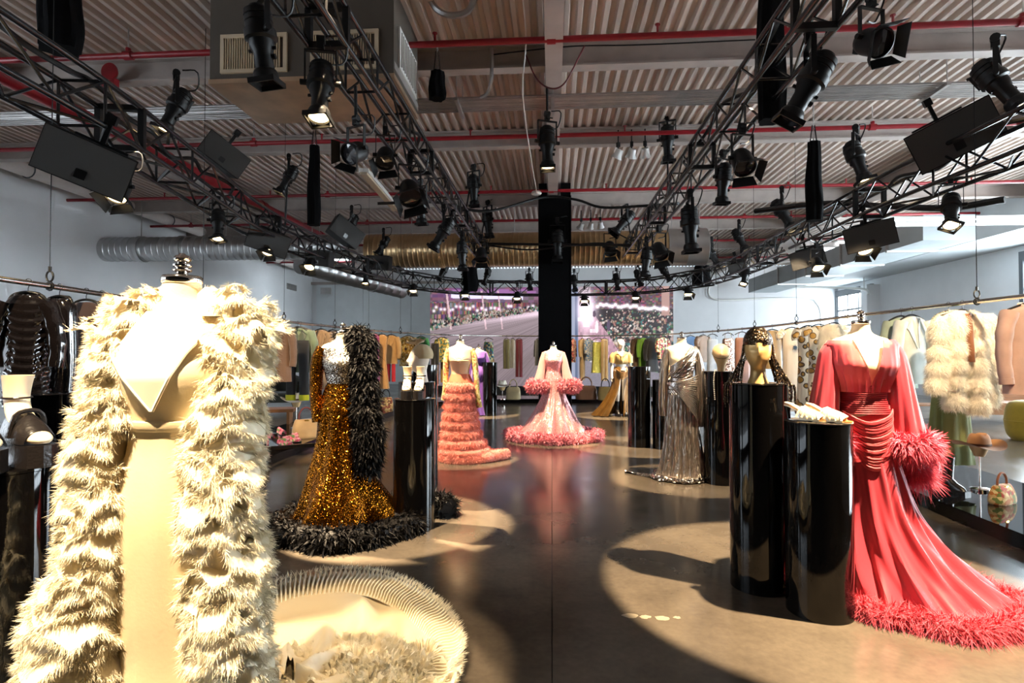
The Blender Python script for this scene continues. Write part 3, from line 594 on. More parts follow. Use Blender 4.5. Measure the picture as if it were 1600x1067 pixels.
# ------------------------------------------------------------------ fixtures
def meshes_spot():
    d = {}
    d['clamp'] = MB().box((0, 0, .33), (.05, .06, .09)).cyl((-.03, 0, .36), (.03, 0, .36), .036, n=10).cyl((.02, 0, .32), (.07, 0, .32), .008, n=6).mesh('clamp', M_black)
    y = MB().bar((-.115, 0, .02), (-.115, 0, .27), .008, .035, up=(0, 1, 0)).bar((.115, 0, .02), (.115, 0, .27), .008, .035, up=(0, 1, 0)).bar((-.119, 0, .275), (.119, 0, .275), .035, .010)
    y.cyl((-.15, 0, .03), (-.10, 0, .03), .022, n=10).cyl((.10, 0, .03), (.15, 0, .03), .022, n=10); d['yoke'] = y.mesh('yoke', M_black)
    h = MB().lathe([(.001, .215), (.055, .215), (.065, .19), (.088, .185), (.092, .15), (.085, .145), (.092, .14), (.092, .11), (.085, .105), (.092, .10), (.092, .06), (.104, .055), (.104, 0), (.085, -.012)], 20)
    h.box((0, .085, .10), (.09, .06, .13)).cyl((0, .1, .17), (0, .16, .2), .014, n=6); d['housing'] = h.mesh('housing', M_black)
    b = MB().lathe([(.083, 0), (.080, -.05), (.062, -.09), (.062, -.20), (.072, -.205), (.082, -.23), (.082, -.275), (.076, -.28), (.074, -.255)], 20)
    b.cyl((.06, 0, -.12), (.085, 0, -.12), .018, n=8).box((0, 0, -.065), (.19, .012, .02)); d['barrel'] = b.mesh('barrel', M_black)
    f = MB()
    for sx, sy in ((-1, 0), (1, 0), (0, -1), (0, 1)):
        f.box((sx*.084, sy*.084, -.285), (.012 if sx else .18, .012 if sy else .18, .035))
    d['gel_frame'] = f.mesh('gel_frame', M_black, smooth=False)
    ln = MB().lathe([(.074, -.262), (.05, -.266), (.001, -.268)], 20); d['lens_on'] = ln.mesh('lens', M_lens_on); d['lens_off'] = ln.mesh('lens', M_lens)
    # flood lamp: a short can with four barn doors
    h = MB().lathe([(.001, .14), (.05, .14), (.085, .11), (.105, .05), (.108, -.08), (.115, -.085), (.115, -.11), (.104, -.115), (.10, -.09)], 20).box((0, .06, .13), (.07, .07, .06)); d['can'] = h.mesh('can', M_black)
    f = MB()
    for k in range(4):
        a = k*PI/2; c, s = math.cos(a), math.sin(a); V = np.array([(-.10, .11, -.115), (.10, .11, -.115), (.13, .155, -.20), (-.13, .155, -.20)]); V = np.vstack([V, V+[0, .005, 0]]); V = V@np.array([[c, s, 0], [-s, c, 0], [0, 0, 1]])
        f.add(V, [(0, 1, 2, 3), (7, 6, 5, 4), (0, 4, 5, 1), (1, 5, 6, 2), (2, 6, 7, 3), (3, 7, 4, 0)])
    d['barn_doors'] = f.mesh('barn_doors', M_black, smooth=False)
    ln = MB().lathe([(.104, -.095), (.07, -.10), (.001, -.104)], 20); d['flood_on'] = ln.mesh('lens', M_lens_on); d['flood_off'] = ln.mesh('lens', M_lens)
    return d
FX = meshes_spot(); COUNT = {}
def fixture(kind, pos, direc, lit, label, sc=1.0, hang=None, group=None, cat='spotlight'):
    pos = np.asarray(pos, float); pan = math.atan2(direc[0], -direc[1])
    t = thing('profile_spotlight' if kind == 'spot' else 'flood_light', label, cat, tuple(pos), 0, group); t.scale = (sc,)*3
    place('clamp', FX['clamp'], t, rot=(0, 0, pan)); place('yoke', FX['yoke'], t, rot=(0, 0, pan))
    q = Vector((0, 0, -1)).rotation_difference(Vector(direc))
    if kind == 'spot':
        h = place('housing', FX['housing'], t, rot=q); place('barrel', FX['barrel'], h); place('gel_frame', FX['gel_frame'], h); place('lens', FX['lens_on' if lit else 'lens_off'], h)
    else:
        h = place('can', FX['can'], t, rot=q); place('barn_doors', FX['barn_doors'], h); place('lens', FX['flood_on' if lit else 'flood_off'], h)
    if hang is not None:
        a = np.array([0, 0, .36]); b = (np.asarray(hang, float)-pos)/sc
        if np.linalg.norm(b-a) > .12: obj('hanging_arm', MB().cyl(a, b, .016/sc, n=8), M_black, t)
    c = t.location.copy(); cable = spline([(0, .05, .2), (.12, .16, .26), (.16, .1, .42), (.05, .02, .40)], 14)
    obj('power_cable', MB().tube(cable, .008, 5), M_black, t)
    return t
def nearest_chord(pos, key):
    Q = spline(TP[key], 300); j = int(np.argmin(np.linalg.norm(Q-pos, axis=1))); return Q[j]+np.array([0, 0, .17 if pos[2] > Q[j][2] else -.17])
FIX = [  # px, py, truss, kind, lit, direction, size
    (275, 168, 'LO', 'spot', 1, (-.30, -.25, -.92), 1.0), (186, 296, 'LO', 'flood', 1, (.08, -.55, -.8), .8), (341, 348, 'LO', 'spot', 1, (.18, -.3, -.9), .85), (451, 278, 'LO', 'spot', 1, (-.40, -.2, -.9), 1.05),
    (549, 350, 'LO', 'spot', 1, (-.38, -.2, -.9), 1.05), (420, 388, 'LO', 'flood', 1, (.05, -.6, -.8), .8), (485, 412, 'LO', 'flood', 1, (0, -.6, -.8), .85), (599, 382, 'LO', 'spot', 1, (-.45, -.2, -.85), 1.05),
    (630, 405, 'LO', 'spot', 1, (-.45, -.2, -.85), 1.1), (572, 428, 'LO', 'spot', 1, (.05, -.35, -.9), .9), (646, 450, 'LO', 'flood', 1, (0, -.5, -.85), .9),
    (408, 62, 'LI', 'spot', 0, (.1, .1, -.98), .9), (501, 136, 'LI', 'spot', 1, (.06, -.25, -.95), 1.0), (556, 238, 'LI', 'flood', 0, (-.35, -.8, -.45), .85), (602, 246, 'LI', 'flood', 0, (.1, -.5, -.75), .85),
    (640, 300, 'LI', 'flood', 0, (.25, -.55, -.75), 1.2), (657, 320, 'LI', 'spot', 0, (.05, .1, -.98), .9), (740, 294, 'LI', 'spot', 0, (.05, .1, -.98), 1.25), (762, 346, 'LI', 'spot', 0, (.1, .1, -.98), 1.35),
    (693, 362, 'LI', 'spot', 0, (-.5, -.1, -.85), 1.0), (722, 396, 'LI', 'spot', 0, (.05, 0, -.98), 1.0), (752, 398, 'LI', 'flood', 0, (0, -.3, -.9), 1.2),
    (1043, 220, 'RI', 'spot', 0, (.05, .1, -.98), 1.2), (1130, 282, 'RI', 'spot', 0, (-.05, .1, -.98), .9), (1160, 252, 'RI', 'flood', 0, (.1, -.5, -.75), 1.0), (976, 346, 'RI', 'spot', 0, (-.62, -.2, -.75), 1.45),
    (1266, 130, 'RI', 'spot', 0, (-.48, .1, -.85), 1.1), (1362, 66, 'RI', 'flood', 0, (.25, -.75, -.5), .75), (953, 388, 'RI', 'flood', 0, (.1, -.4, -.85), 1.3), (1030, 392, 'RI', 'flood', 0, (.2, -.5, -.8), 1.2),
    (1078, 352, 'RI', 'spot', 0, (.05, 0, -.98), 1.3), (1010, 405, 'RI', 'spot', 0, (-.1, 0, -.98), 1.2),
    (1556, 128, 'RO', 'spot', 1, (.40, -.3, -.85), 1.15), (1338, 248, 'RO', 'spot', 1, (.22, -.2, -.93), 1.2), (1486, 326, 'RO', 'spot', 1, (-.35, -.5, -.85), .9), (1349, 384, 'RO', 'flood', 1, (0, -.6, -.8), .85),
    (1222, 332, 'RO', 'spot', 1, (.42, -.2, -.85), 1.25), (1276, 412, 'RO', 'flood', 1, (.05, -.6, -.8), .85), (1112, 398, 'RO', 'spot', 1, (.42, -.2, -.85), 1.2), (1164, 430, 'RO', 'spot', 1, (-.3, -.45, -.85), .9), (1155, 372, 'RO', 'spot', 1, (.4, -.2, -.85), 1.1),
    (693, 424, 'BK', 'spot', 0, (-.4, -.3, -.85), 1.0), (727, 430, 'BK', 'spot', 0, (-.1, -.2, -.95), 1.0), (727, 457, 'BK', 'flood', 1, (0, -.5, -.85), .95), (761, 430, 'BK', 'spot', 0, (-.3, -.2, -.9), 1.0), (808, 462, 'BK', 'flood', 1, (0, -.5, -.85), .95),
    (827, 438, 'BK', 'spot', 0, (.1, -.2, -.95), 1.0), (897, 440, 'BK', 'spot', 0, (.1, -.2, -.95), 1.0), (913, 466, 'BK', 'flood', 1, (0, -.5, -.85), .95), (963, 438, 'BK', 'spot', 0, (.1, -.2, -.95), 1.0), (993, 461, 'BK', 'flood', 1, (0, -.5, -.85), .95),
    (997, 432, 'BK', 'spot', 0, (.25, -.2, -.95), 1.0), (1038, 425, 'BK', 'spot', 0, (.5, -.2, -.85), 1.0), (1075, 455, 'BK', 'flood', 1, (0, -.5, -.85), .95)]
def fixlabels(F):
    """Number the lamps of each truss by distance from the camera (or from the left along the back truss)."""
    out = [None]*len(F)
    for key in TP:
        ids = [i for i, f in enumerate(F) if f[2] == key]
        pos = {i: truss_depth(F[i][0], key) for i in ids}
        for kind in ('spot', 'flood'):
            kk = sorted([i for i in ids if F[i][3] == kind], key=(lambda i: F[i][0]) if key == 'BK' else (lambda i: pos[i][1]))
            for r, i in enumerate(kk):
                how = 'from the left' if key == 'BK' else 'from the camera'
                out[i] = ('%s %s on the %s, %s %s' % ('black tubular spotlight' if kind == 'spot' else 'short black flood', 'lit' if F[i][4] else 'unlit', TNAME[key], ORD[r], how), pos[i])
    return out
for f, (lab, dp) in zip(FIX, fixlabels(FIX)):
    p = aty(f[0], f[1], dp[1]+(-.15 if f[2] != 'BK' else -.3)) if f[2] not in ('LI', 'RI') else atx(f[0], f[1], dp[0]+(.18 if f[0] < 862 and f[0] > 680 else 0))
    if f[2] in ('LI', 'RI') and (p[1] > 14.1 or p[1] < 1): p = aty(f[0], f[1], 14.05)
    fixture(f[3], p, f[5], f[4], lab, f[6], nearest_chord(p+[0, 0, .36*f[6]], f[2]), 'stage lamps')
p = aty(855, 226, 7.6); fixture('spot', p, (.02, -.05, -1), 1, 'black tubular spotlight hanging alone under the middle girder', 1.15, (p[0], p[1], 5.1), 'stage lamps')
p = aty(871, 380, 12.95); fixture('spot', p, (.0, -.1, -1), 0, 'black tubular spotlight mounted on the front of the black column', 1.5, (p[0], 13.1, p[2]+.6), 'stage lamps')
tag(obj('boom_pipe', MB().cyl(aty(760, 381, 12.9), aty(985, 383, 12.9), .03, n=8), M_black), 'thin black pipe crossing in front of the black column', 'pipe')
# ------------------------------------------------------------------ loudspeakers
def speaker(px, py, key, wd, label, yaw, pitch, roll=0.0):
    dp = truss_depth(px, key); p = aty(px, py, dp[1]-.1)
    t = thing('loudspeaker', label, 'speaker', tuple(p), yaw, 'loudspeakers on the trusses'); t.rotation_euler = (pitch, roll, yaw)
    h, d = wd*.56, wd*.55
    V = np.array([(-wd/2, -d/2, -h/2), (wd/2, -d/2, -h/2), (wd*.36, d/2, -h/2), (-wd*.36, d/2, -h/2), (-wd/2, -d/2, h/2), (wd/2, -d/2, h/2), (wd*.36, d/2, h/2), (-wd*.36, d/2, h/2)])
    obj('cabinet', MB().add(V, [(0, 3, 2, 1), (4, 5, 6, 7), (0, 1, 5, 4), (1, 2, 6, 5), (2, 3, 7, 6), (3, 0, 4, 7)]), M_spk, t, smooth=False)
    g = obj('grille', MB().box((0, -d/2-.006, 0), (wd*.97, .012, h*.95)), mat('speaker_grille', (.028, .026, .024), rough=.55, bump=.6, bscale=500), t, smooth=False)
    obj('badge', MB().box((0, -d/2-.014, -h*.25), (wd*.12, .004, h*.2)), mat('speaker_badge', (.006, .006, .006), rough=.3), g, smooth=False)
    obj('bracket', MB().bar((-wd*.3, d*.2, h/2+.012), (wd*.3, d*.2, h/2+.012), .04, .02).bar((0, d*.2, h/2), (0, d*.2, h/2+.2), .035, .035, up=(0, 1, 0)).box((0, d*.2, h/2+.22), (.07, .08, .08)), M_black, t, smooth=False)
speaker(143, 258, 'LO', .62, 'black loudspeaker on the left curved truss, nearest the camera', .55, .25, .35)
speaker(346, 243, 'LO', .56, 'black loudspeaker above the left curved truss beside its red main pipe', .9, .2, .5)
speaker(420, 377, 'LO', .62, 'black loudspeaker under the left curved truss above the cream gown', .5, .25, .3)
speaker(503, 404, 'LO', .52, 'dark brown loudspeaker under the left curved truss with a lit lamp below', -.2, .1, .15)
speaker(537, 362, 'LO', .72, 'black loudspeaker above the left curved truss, middle of its far half', .9, .2, .5)
speaker(595, 411, 'LO', .62, 'black loudspeaker at the far end of the left curved truss', -.2, .1, .1)
speaker(1482, 216, 'RO', .78, 'big black loudspeaker on the right curved truss, nearest the camera', -.45, .25, -.42)
speaker(1358, 369, 'RO', .58, 'dark brown loudspeaker under the right curved truss above the coral gown', -.45, .2, -.2)
speaker(1262, 403, 'RO', .52, 'dark brown loudspeaker under the right curved truss beside the white card', -.45, .2, -.22)
speaker(1152, 418, 'RO', .40, 'small dark loudspeaker at the far end of the right curved truss', -.3, .2, -.2)
p = aty(1240, 388, truss_depth(1240, 'RO')[1]-.3); tag(obj('white_card', MB().box((0, 0, 0), (.34, .012, .24), Matrix.Rotation(.9, 3, 'Y')@Matrix.Rotation(.3, 3, 'X')), M_white, loc=tuple(p), smooth=False), 'white rectangular card fixed to the right curved truss', 'card')
# ------------------------------------------------------------------ chain hoists in black bags
def hoist(px, py0, py1, Y, r, label):
    a = aty(px, py0, Y); b = aty(px, py1, Y); L = a[2]-b[2]
    t = thing('hoist_bag', label, 'bag', (a[0], a[1], b[2]), 0, 'black hoist bags')
    rows = [(z*L, .06*r*math.sin(9*z), 0, r*(.80+.25*math.sin(3.0*z+.6)*(1-z*.5)), r*.9*(.80+.25*math.sin(3.0*z+.6)*(1-z*.5)), .14) for z in np.linspace(0, 1, 14)]
    obj('bag', MB().loft(ell_rings(rows, 28, 7), True, True), M_cloth, t)
    s = obj('strap', MB().bar((-r*.4, 0, L), (-r*.15, 0, L+.25), .03, .006).bar((r*.4, 0, L), (r*.15, 0, L+.25), .03, .006), M_black, t, smooth=False)
    top = ZD-(b[2])-.05
    if top > L+.05:
        mb = MB(); z = L*.9
        while z < top:
            mb.tube([(.012*math.cos(u), 0, z+.022+.02*math.sin(u)) for u in np.linspace(0, 2*PI, 9)], .004, 4, caps=False).tube([(0, .012*math.cos(u), z+.05+.02*math.sin(u)) for u in np.linspace(0, 2*PI, 9)], .004, 4, caps=False); z += .058
        obj('chain', mb, M_galv, t)
hoist(95, -60, 78, 4.4, .16, 'big black cloth hoist bag above the near end of the left truss')
hoist(1203, -60, 190, 5.6, .125, 'tall black cloth hoist bag on the right straight truss')
hoist(491, 228, 352, 8.7, .10, 'long thin black hoist bag over the left curved truss')
hoist(1271, 222, 345, 8.6, .115, 'long black hoist bag over the right curved truss')
hoist(683, 112, 155, 6.85, .10, 'small black hoist bag hanging under the deck by the air unit')
hoist(735, 400, 455, 16.8, .22, 'black hoist bag behind the end of the left straight truss')
hoist(1096, 415, 445, 16.3, .25, 'squat black hoist bag at the far end of the right truss')
# ------------------------------------------------------------------ pipes, cables and small ceiling things
p = atz(230, 232, 4.85); t = thing('main_pipe', 'thick red main pipe running lengthwise above the left truss', 'pipe', (0, 0, 0))
for k in range(6): q = obj('pipe_length', MB().cyl((p[0], -3.9+k*3.3, p[2]), (p[0], -3.9+(k+1)*3.3, p[2]), .10, n=18), M_red, t); obj('coupling', MB().cyl((p[0], -3.9+(k+1)*3.3-.09, p[2]), (p[0], -3.9+(k+1)*3.3+.09, p[2]), .125, n=18), M_red, q)
def cable(pts, r, label, material=None, n=60):
    tag(obj('cable', MB().tube(spline(pts, n), r, 6), material or M_black), label, 'cable')
cable([aty(590, 318, 11), aty(680, 316, 11.5), aty(760, 330, 12), aty(850, 308, 12.8), aty(900, 312, 12.8), aty(940, 324, 12.5), aty(1000, 322, 12), aty(1060, 318, 11)], .03, 'thick black cable bundle drooping across the black column')
cable([aty(760, 383, 13), aty(830, 390, 12.9), aty(930, 380, 12.9), aty(985, 386, 13.2)], .02, 'black cable slung along the thin pipe at the column')
cable([aty(650, 100, 7.5), aty(720, 92, 7.4), aty(815, 80, 7.05), aty(900, 72, 7.0), aty(1000, 70, 7.0), aty(1180, 62, 7)], .008, 'thin dark wire looping along the nearest roof beam')
cable([aty(820, 82, 7.1), aty(838, 122, 7.1), aty(860, 138, 7.0), aty(882, 130, 7.0), aty(905, 88, 7.0), aty(913, 72, 7.0)], .010, 'dark red wire hanging in a loop under the girder', mat('red_wire', (.12, .015, .02), rough=.5))
cable([aty(1180, 330, 11), aty(1290, 318, 10), aty(1380, 322, 9.2), aty(1480, 325, 8.5), aty(1570, 312, 8)], .05, 'thick black cable bundle on the far side of the right truss')
for key, lab in (('LO', 'left curved'), ('RO', 'right curved'), ('LI', 'left straight'), ('RI', 'right straight'), ('BK', 'back')):
    Q = spline(TP[key], 46); Q = Q+np.c_[RNG.normal(size=46)*.05, np.zeros(46), .19+RNG.normal(size=46)*.035]; cable(Q, .022, 'black cable bundle lying along the %s truss' % lab, n=180)
cable([(aty(815, -20, 5.95)), aty(822, 60, 6.6), aty(817, 150, 7.4), aty(830, 250, 9.2), aty(838, 296, 9.8)], .008, 'white flex hanging down to the round pendant', M_white)
p = aty(838, 302, 9.8); t = thing('pendant', 'small white round pendant hanging before the black column', 'pendant', tuple(p)); obj('shell', MB().lathe([(.001, .05), (.03, .045), (.075, .03), (.09, 0), (.08, -.02), (.001, -.03)], 24), M_white, t); obj('gland', MB().cyl((0, 0, .04), (0, 0, .08), .012, n=8), M_grille, t)
cable([aty(665, -12, 6.2), aty(682, 14, 6.2), aty(705, 24, 6.2), aty(730, 18, 6.2), aty(745, -8, 6.2)], .035, 'grey flexible conduit hanging in a loop beside the air unit', M_galv)
cable([aty(768, 75, 7.1), aty(768, 120, 7.1), aty(762, 145, 7.3), aty(752, 152, 7.6)], .025, 'grey bent conduit dropping from the beam to the conduit bank', M_galv)
for k, (px, py, Y) in enumerate(((966, 240, 9.7), (987, 239, 9.7), (1008, 238, 9.7), (908, 353, 14.6), (923, 352, 14.6), (938, 351, 14.6))):
    p = aty(px, py, Y); t = thing('track_light', '%s small white lamp of the %s row of three under the deck' % (('left', 'middle', 'right')[k % 3], ('nearer', 'farther')[k//3]), 'spotlight', tuple(p), .5-.5*(k % 3), 'small white track lamps')
    obj('head', MB().lathe([(.001, .07), (.06, .07), (.075, -.03), (.10, -.08), (.085, -.07), (.001, -.05)], 18), M_white, t, rot=(.6, 0, .3)); obj('stem', MB().cyl((0, 0, .05), (0, 0, min(.4, 5.36-p[2])), .012, n=8), M_black, t)
    obj('bracket', MB().box((0, 0, .15), (.05, .05, .08)), M_black, t, smooth=False)
p = aty(172, 112, 7.0); t = thing('alarm_bell', 'red alarm bell under the deck at the upper left', 'alarm', tuple(p)); obj('gong', MB().lathe([(.001, -.05), (.08, -.045), (.11, 0), (.11, .02), (.001, .02)], 24), M_red, t, rot=(PI/2, 0, 0)); obj('junction_box', MB().box((-.05, .05, -.12), (.2, .1, .1)), M_red, t, smooth=False)
obj('drop_rod', MB().cyl((0, .03, .1), (0, .03, 5.1-p[2]), .012, n=6), M_galv, t)
# ================================================================== dress forms and gowns
def sample(R, n, rng=RNG, close=True, lo=0.0, hi=1.0, keep=None):
    """Random points and outward normals on a lofted surface."""
    R = np.asarray(R, float); k, m = R.shape[:2]
    D1 = np.gradient(R, axis=0); D2 = (np.roll(R, -1, 1)-np.roll(R, 1, 1))/2 if close else np.gradient(R, axis=1)
    A = np.linalg.norm(np.cross(D1, D2), axis=2); W = A/A.sum()
    rows = np.arange(k)/(k-1); W = W*((rows >= lo) & (rows <= hi))[:, None]; W /= W.sum()
    id_ = rng.choice(k*m, size=n, p=W.ravel()); i = id_//m; j = id_ % m
    fi = np.clip(i+rng.uniform(-.5, .5, n), 0, k-1.001); fj = j+rng.uniform(-.5, .5, n)
    i0 = fi.astype(int); a = (fi-i0)[:, None]; j0 = np.floor(fj).astype(int); b = (fj-j0)[:, None]
    if close: ja, jb = j0 % m, (j0+1) % m
    else: ja, jb = np.clip(j0, 0, m-1), np.clip(j0+1, 0, m-1)
    P = (R[i0, ja]*(1-b)+R[i0, jb]*b)*(1-a)+(R[i0+1, ja]*(1-b)+R[i0+1, jb]*b)*a
    Nn = np.cross(D1[i, j], D2[i, j]); Nn /= np.maximum(np.linalg.norm(Nn, axis=1, keepdims=True), 1e-9)
    c = R.mean(1)[i]; flip = np.sign(((P-c)*Nn).sum(1)); flip[flip == 0] = 1
    return P, Nn*flip[:, None]
def fur(mb, R, n, L, wd=.004, down=.6, spread=.5, grav=.5, rng=RNG, close=True, lo=0., hi=1.):
    P, Nn = sample(R, n, rng, close, lo, hi)
    D = Nn+np.array([0, 0, -down])+rng.normal(size=P.shape)*spread
    return mb.blades(P-Nn*.004, D, L*rng.uniform(.55, 1.15, n), wd, bend=np.array([[0, 0, -grav]])+rng.normal(size=P.shape)*.25, rng=rng)
def ring_tube(path, r, n=14):
    """Rings of a tube round a closed or open path, for fur to grow on."""
    P = np.asarray(path, float); T = np.gradient(P, axis=0); T /= np.linalg.norm(T, axis=1, keepdims=True)
    u = np.cross(T, [0, 0, 1.0]); u /= np.maximum(np.linalg.norm(u, axis=1, keepdims=True), 1e-6); v = np.cross(u, T)
    th = np.linspace(0, 2*PI, n, endpoint=False); r = np.broadcast_to(np.asarray(r, float), (len(P),))
    return P[:, None]+r[:, None, None]*(u[:, None]*np.cos(th)[None, :, None]+v[:, None]*np.sin(th)[None, :, None])
def ellipse_path(c, rx, ry, n=40, a0=0, a1=2*PI, wob=0.0, rng=RNG):
    th = np.linspace(a0, a1, n); w_ = 1+wob*np.cos(5*th+1)+wob*.6*np.cos(9*th+2)
    return np.stack([c[0]+rx*w_*np.cos(th), c[1]+ry*w_*np.sin(th), np.full(n, c[2])], 1)
TORSO = [(.85, 0, .01, .165, .12), (1.02, 0, .01, .170, .12), (1.12, 0, .005, .145, .105), (1.21, 0, 0, .116, .090), (1.30, 0, -.004, .130, .100), (1.40, 0, -.012, .152, .122), (1.47, 0, -.004, .160, .102), (1.53, 0, .006, .176, .085), (1.56, 0, .012, .160, .072), (1.585, 0, .012, .088, .062), (1.61, 0, .010, .058, .054), (1.66, 0, .004, .049, .050)]
def torso_rings(grow=0.0, z0=.85, z1=1.66, n=40, m=48, sz=1.0, rows=None):
    T = smooth_rows(rows or TORSO, 90); T = T[(T[:, 0] >= z0) & (T[:, 0] <= z1)]; T = T[np.linspace(0, len(T)-1, n).astype(int)].copy()
    T[:, 3] += grow; T[:, 4] += grow; T[:, 0] *= sz; T = np.c_[T, np.zeros(len(T))]; return ell_rings(T, m, 0)
def dress_form(loc, rz, label, sz=1.0, cover=None, head=False):
    t = thing('dress_form', label, 'mannequin', loc, rz, 'dress forms'); R = torso_rings(sz=sz); obj('torso', MB().loft(R, True, True), M_form, t)
    z = 1.66*sz
    c = obj('neck_cap', MB().lathe([(.050, z-.004), (.054, z), (.054, z+.014), (.050, z+.018), (.02, z+.019)], 28, (0, .004, 0)), M_chrome, t)
    obj('finial', MB().lathe([(.020, z+0.0160), (.016, z+0.0234), (.014, z+0.0284), (.024, z+0.0321), (.026, z+0.0358), (.016, z+0.0396), (.018, z+0.0433), (.025, z+0.0470), (.025, z+0.0507), (.014, z+0.0538), (.013, z+0.0569), (.022, z+0.0619), (.024, z+0.0687), (.018, z+0.0761), (.010, z+0.0799), (.007, z+0.0836), (.001, z+0.0854)], 20, (0, .004, 0)), M_chrome, c)
    obj('stand_pole', MB().cyl((0, .01, .03), (0, .01, .86*sz), .016, n=10), M_chrome, t); obj('stand_base', MB().lathe([(.14, .0), (.14, .012), (.02, .03)], 28, (0, .01, 0)), M_chrome, t)
    return t
# ---------------------------------------------------------------- 1 cream gown with ruffled coat
M_satin = mat('cream_satin', (.74, .61, .39), rough=.38, sheen=.2, bump=.05, bscale=90, sss=0)
M_organza = mat('cream_organza', (.86, .77, .57), rough=.75, sheen=.2)
M_fray = mat('cream_frayed_edge', (.90, .82, .63), rough=.85)
WL = (-1.06, 1.56, 0.0); WZ = .22
dress_form(WL, WZ, 'cream dress form with chrome neck cap under the ruffled white coat', sz=1.024)
gw = thing('evening_gown', 'plain cream satin gown under the ruffled white coat', 'gown', WL, WZ, 'evening gowns')
def sz_(z): return z*1.024
R = torso_rings(.010, 1.20, 1.545, 24, 48, 1.024); obj('bodice', MB().loft(R), M_satin, gw)
rows = smooth_rows([(1.30, 0, 0, .135, .105, .0), (1.24, 0, 0, .128, .102, .01), (1.12, 0, .005, .158, .12, .012), (1.02, 0, .01, .176, .13, .012), (.80, 0, .02, .165, .13, .014), (.62, 0, .02, .150, .13, .02), (.42, -.02, .03, .20, .18, .06), (.22, -.03, .08, .32, .28, .10), (.02, -.02, .12, .46, .40, .12)], 50)
R = ell_rings(rows, 96, 9); obj('skirt', MB().loft(R), M_satin, gw)
obj('waist_seam', MB().loft(ell_rings([(1.318, 0, 0, .137, .107), (1.312, 0, 0, .147, .116), (1.296, 0, 0, .147, .116), (1.285, 0, 0, .137, .108)], 48)), M_satin, gw)
k, m = 26, 30; G = np.zeros((k, m, 3))                                             # pointed chest panel
for i in range(k):
    s = i/(k-1); z = 1.61-s*.265
    left = np.interp(s, [0, .30, .42, 1], [-.05, -.10, -.135, -.022]); right = np.interp(s, [0, .30, .42, 1], [.05, .09, .065, -.015])
    for j in range(m):
        x = left+(right-left)*j/(m-1); rr = np.interp(z/1.024, [1.2, 1.3, 1.4, 1.47, 1.53, 1.56, 1.585, 1.61], [.116, .13, .152, .16, .176, .16, .10, .07]); ry = np.interp(z/1.024, [1.2, 1.3, 1.4, 1.47, 1.53, 1.56, 1.585, 1.61], [.09, .1, .122, .102, .085, .072, .062, .054])
        G[i, j] = (x, -ry*math.sqrt(max(.05, 1-(x/(rr+.03))**2))-.030, z)
obj('chest_panel', MB().loft(G, close=False).loft(G[::-1]+[0, .006, 0], close=False), mat('white_satin', (.86, .80, .66), rough=.32), gw)
obj('panel_piping', MB().tube(np.vstack([G[8:, 0], G[-1:, m//2], G[8:, -1][::-1]]), .004, 6), M_fray, gw)
# train lying on the floor behind, with a pleated frayed border
c, s = math.cos(-WZ), math.sin(-WZ)
def to_local(x, y, z=0.0, L=WL, a=WZ):
    dx, dy = x-L[0], y-L[1]; return np.array([dx*math.cos(a)+dy*math.sin(a), -dx*math.sin(a)+dy*math.cos(a), z])
rng = np.random.default_rng(11)
edge = spline([(-1.75, 2.3), (-1.82, 3.0), (-1.55, 3.48), (-1.15, 3.56), (-.80, 3.32), (-.56, 2.98), (-.47, 2.68), (-.52, 2.35), (-.60, 2.1)], 150)
ctr = np.array([-1.12, 2.35]); rows = []
for s_ in np.linspace(.06, .93, 30):
    P = ctr+(edge-ctr)*s_; th = np.linspace(0, 1, 150)
    z = .045+.20*max(0, .55-s_)**1.1+(.050*np.sin(th*26+5*s_)*np.sin(th*11+9*s_)*(s_ > .15)+.016*np.sin(th*52+17*s_)+.040*np.sin(s_*17+th*16))*np.clip((.90-s_)/.2, 0, 1)
    rows.append(np.stack([to_local(x, y, max(.012, zz)) for (x, y), zz in zip(P, z)]))
obj('train', MB().loft(np.array(rows), close=False), M_satin, gw)
rows = []
for q, s_ in enumerate(np.linspace(.84, 1.045, 7)):                               # pleated border
    E2 = spline(np.c_[edge, np.zeros(150)], 700)[:, :2]; P = ctr+(E2-ctr)*s_; ph = np.arange(700)
    z = .042+.006*q+.026*np.where(ph % 6 < 3, 1, -.5)*(q > 0)+.012*math.sin(q*.9)
    rows.append(np.stack([to_local(x, y, max(.006, zz)) for (x, y), zz in zip(P, z)]))
B = np.array(rows); obj('pleated_border', MB().loft(B, close=False), M_organza, gw, smooth=False)
Pn = B[-1]; Dn = (B[-1]-B[-2]); n = 5200; id_ = rng.integers(0, len(Pn), n)
fr = MB().blades(Pn[id_]+rng.normal(size=(n, 3))*.004, Dn[id_]/np.linalg.norm(Dn[id_], axis=1, keepdims=True)+rng.normal(size=(n, 3))*.25+[0, 0, .1], .05*rng.uniform(.4, 1, n), .003, rng=rng); tag(obj('frayed_edge', fr, M_fray, gw), None, None, None, 'stuff')
mb = MB()                                                                          # ruffle pile lying on the train
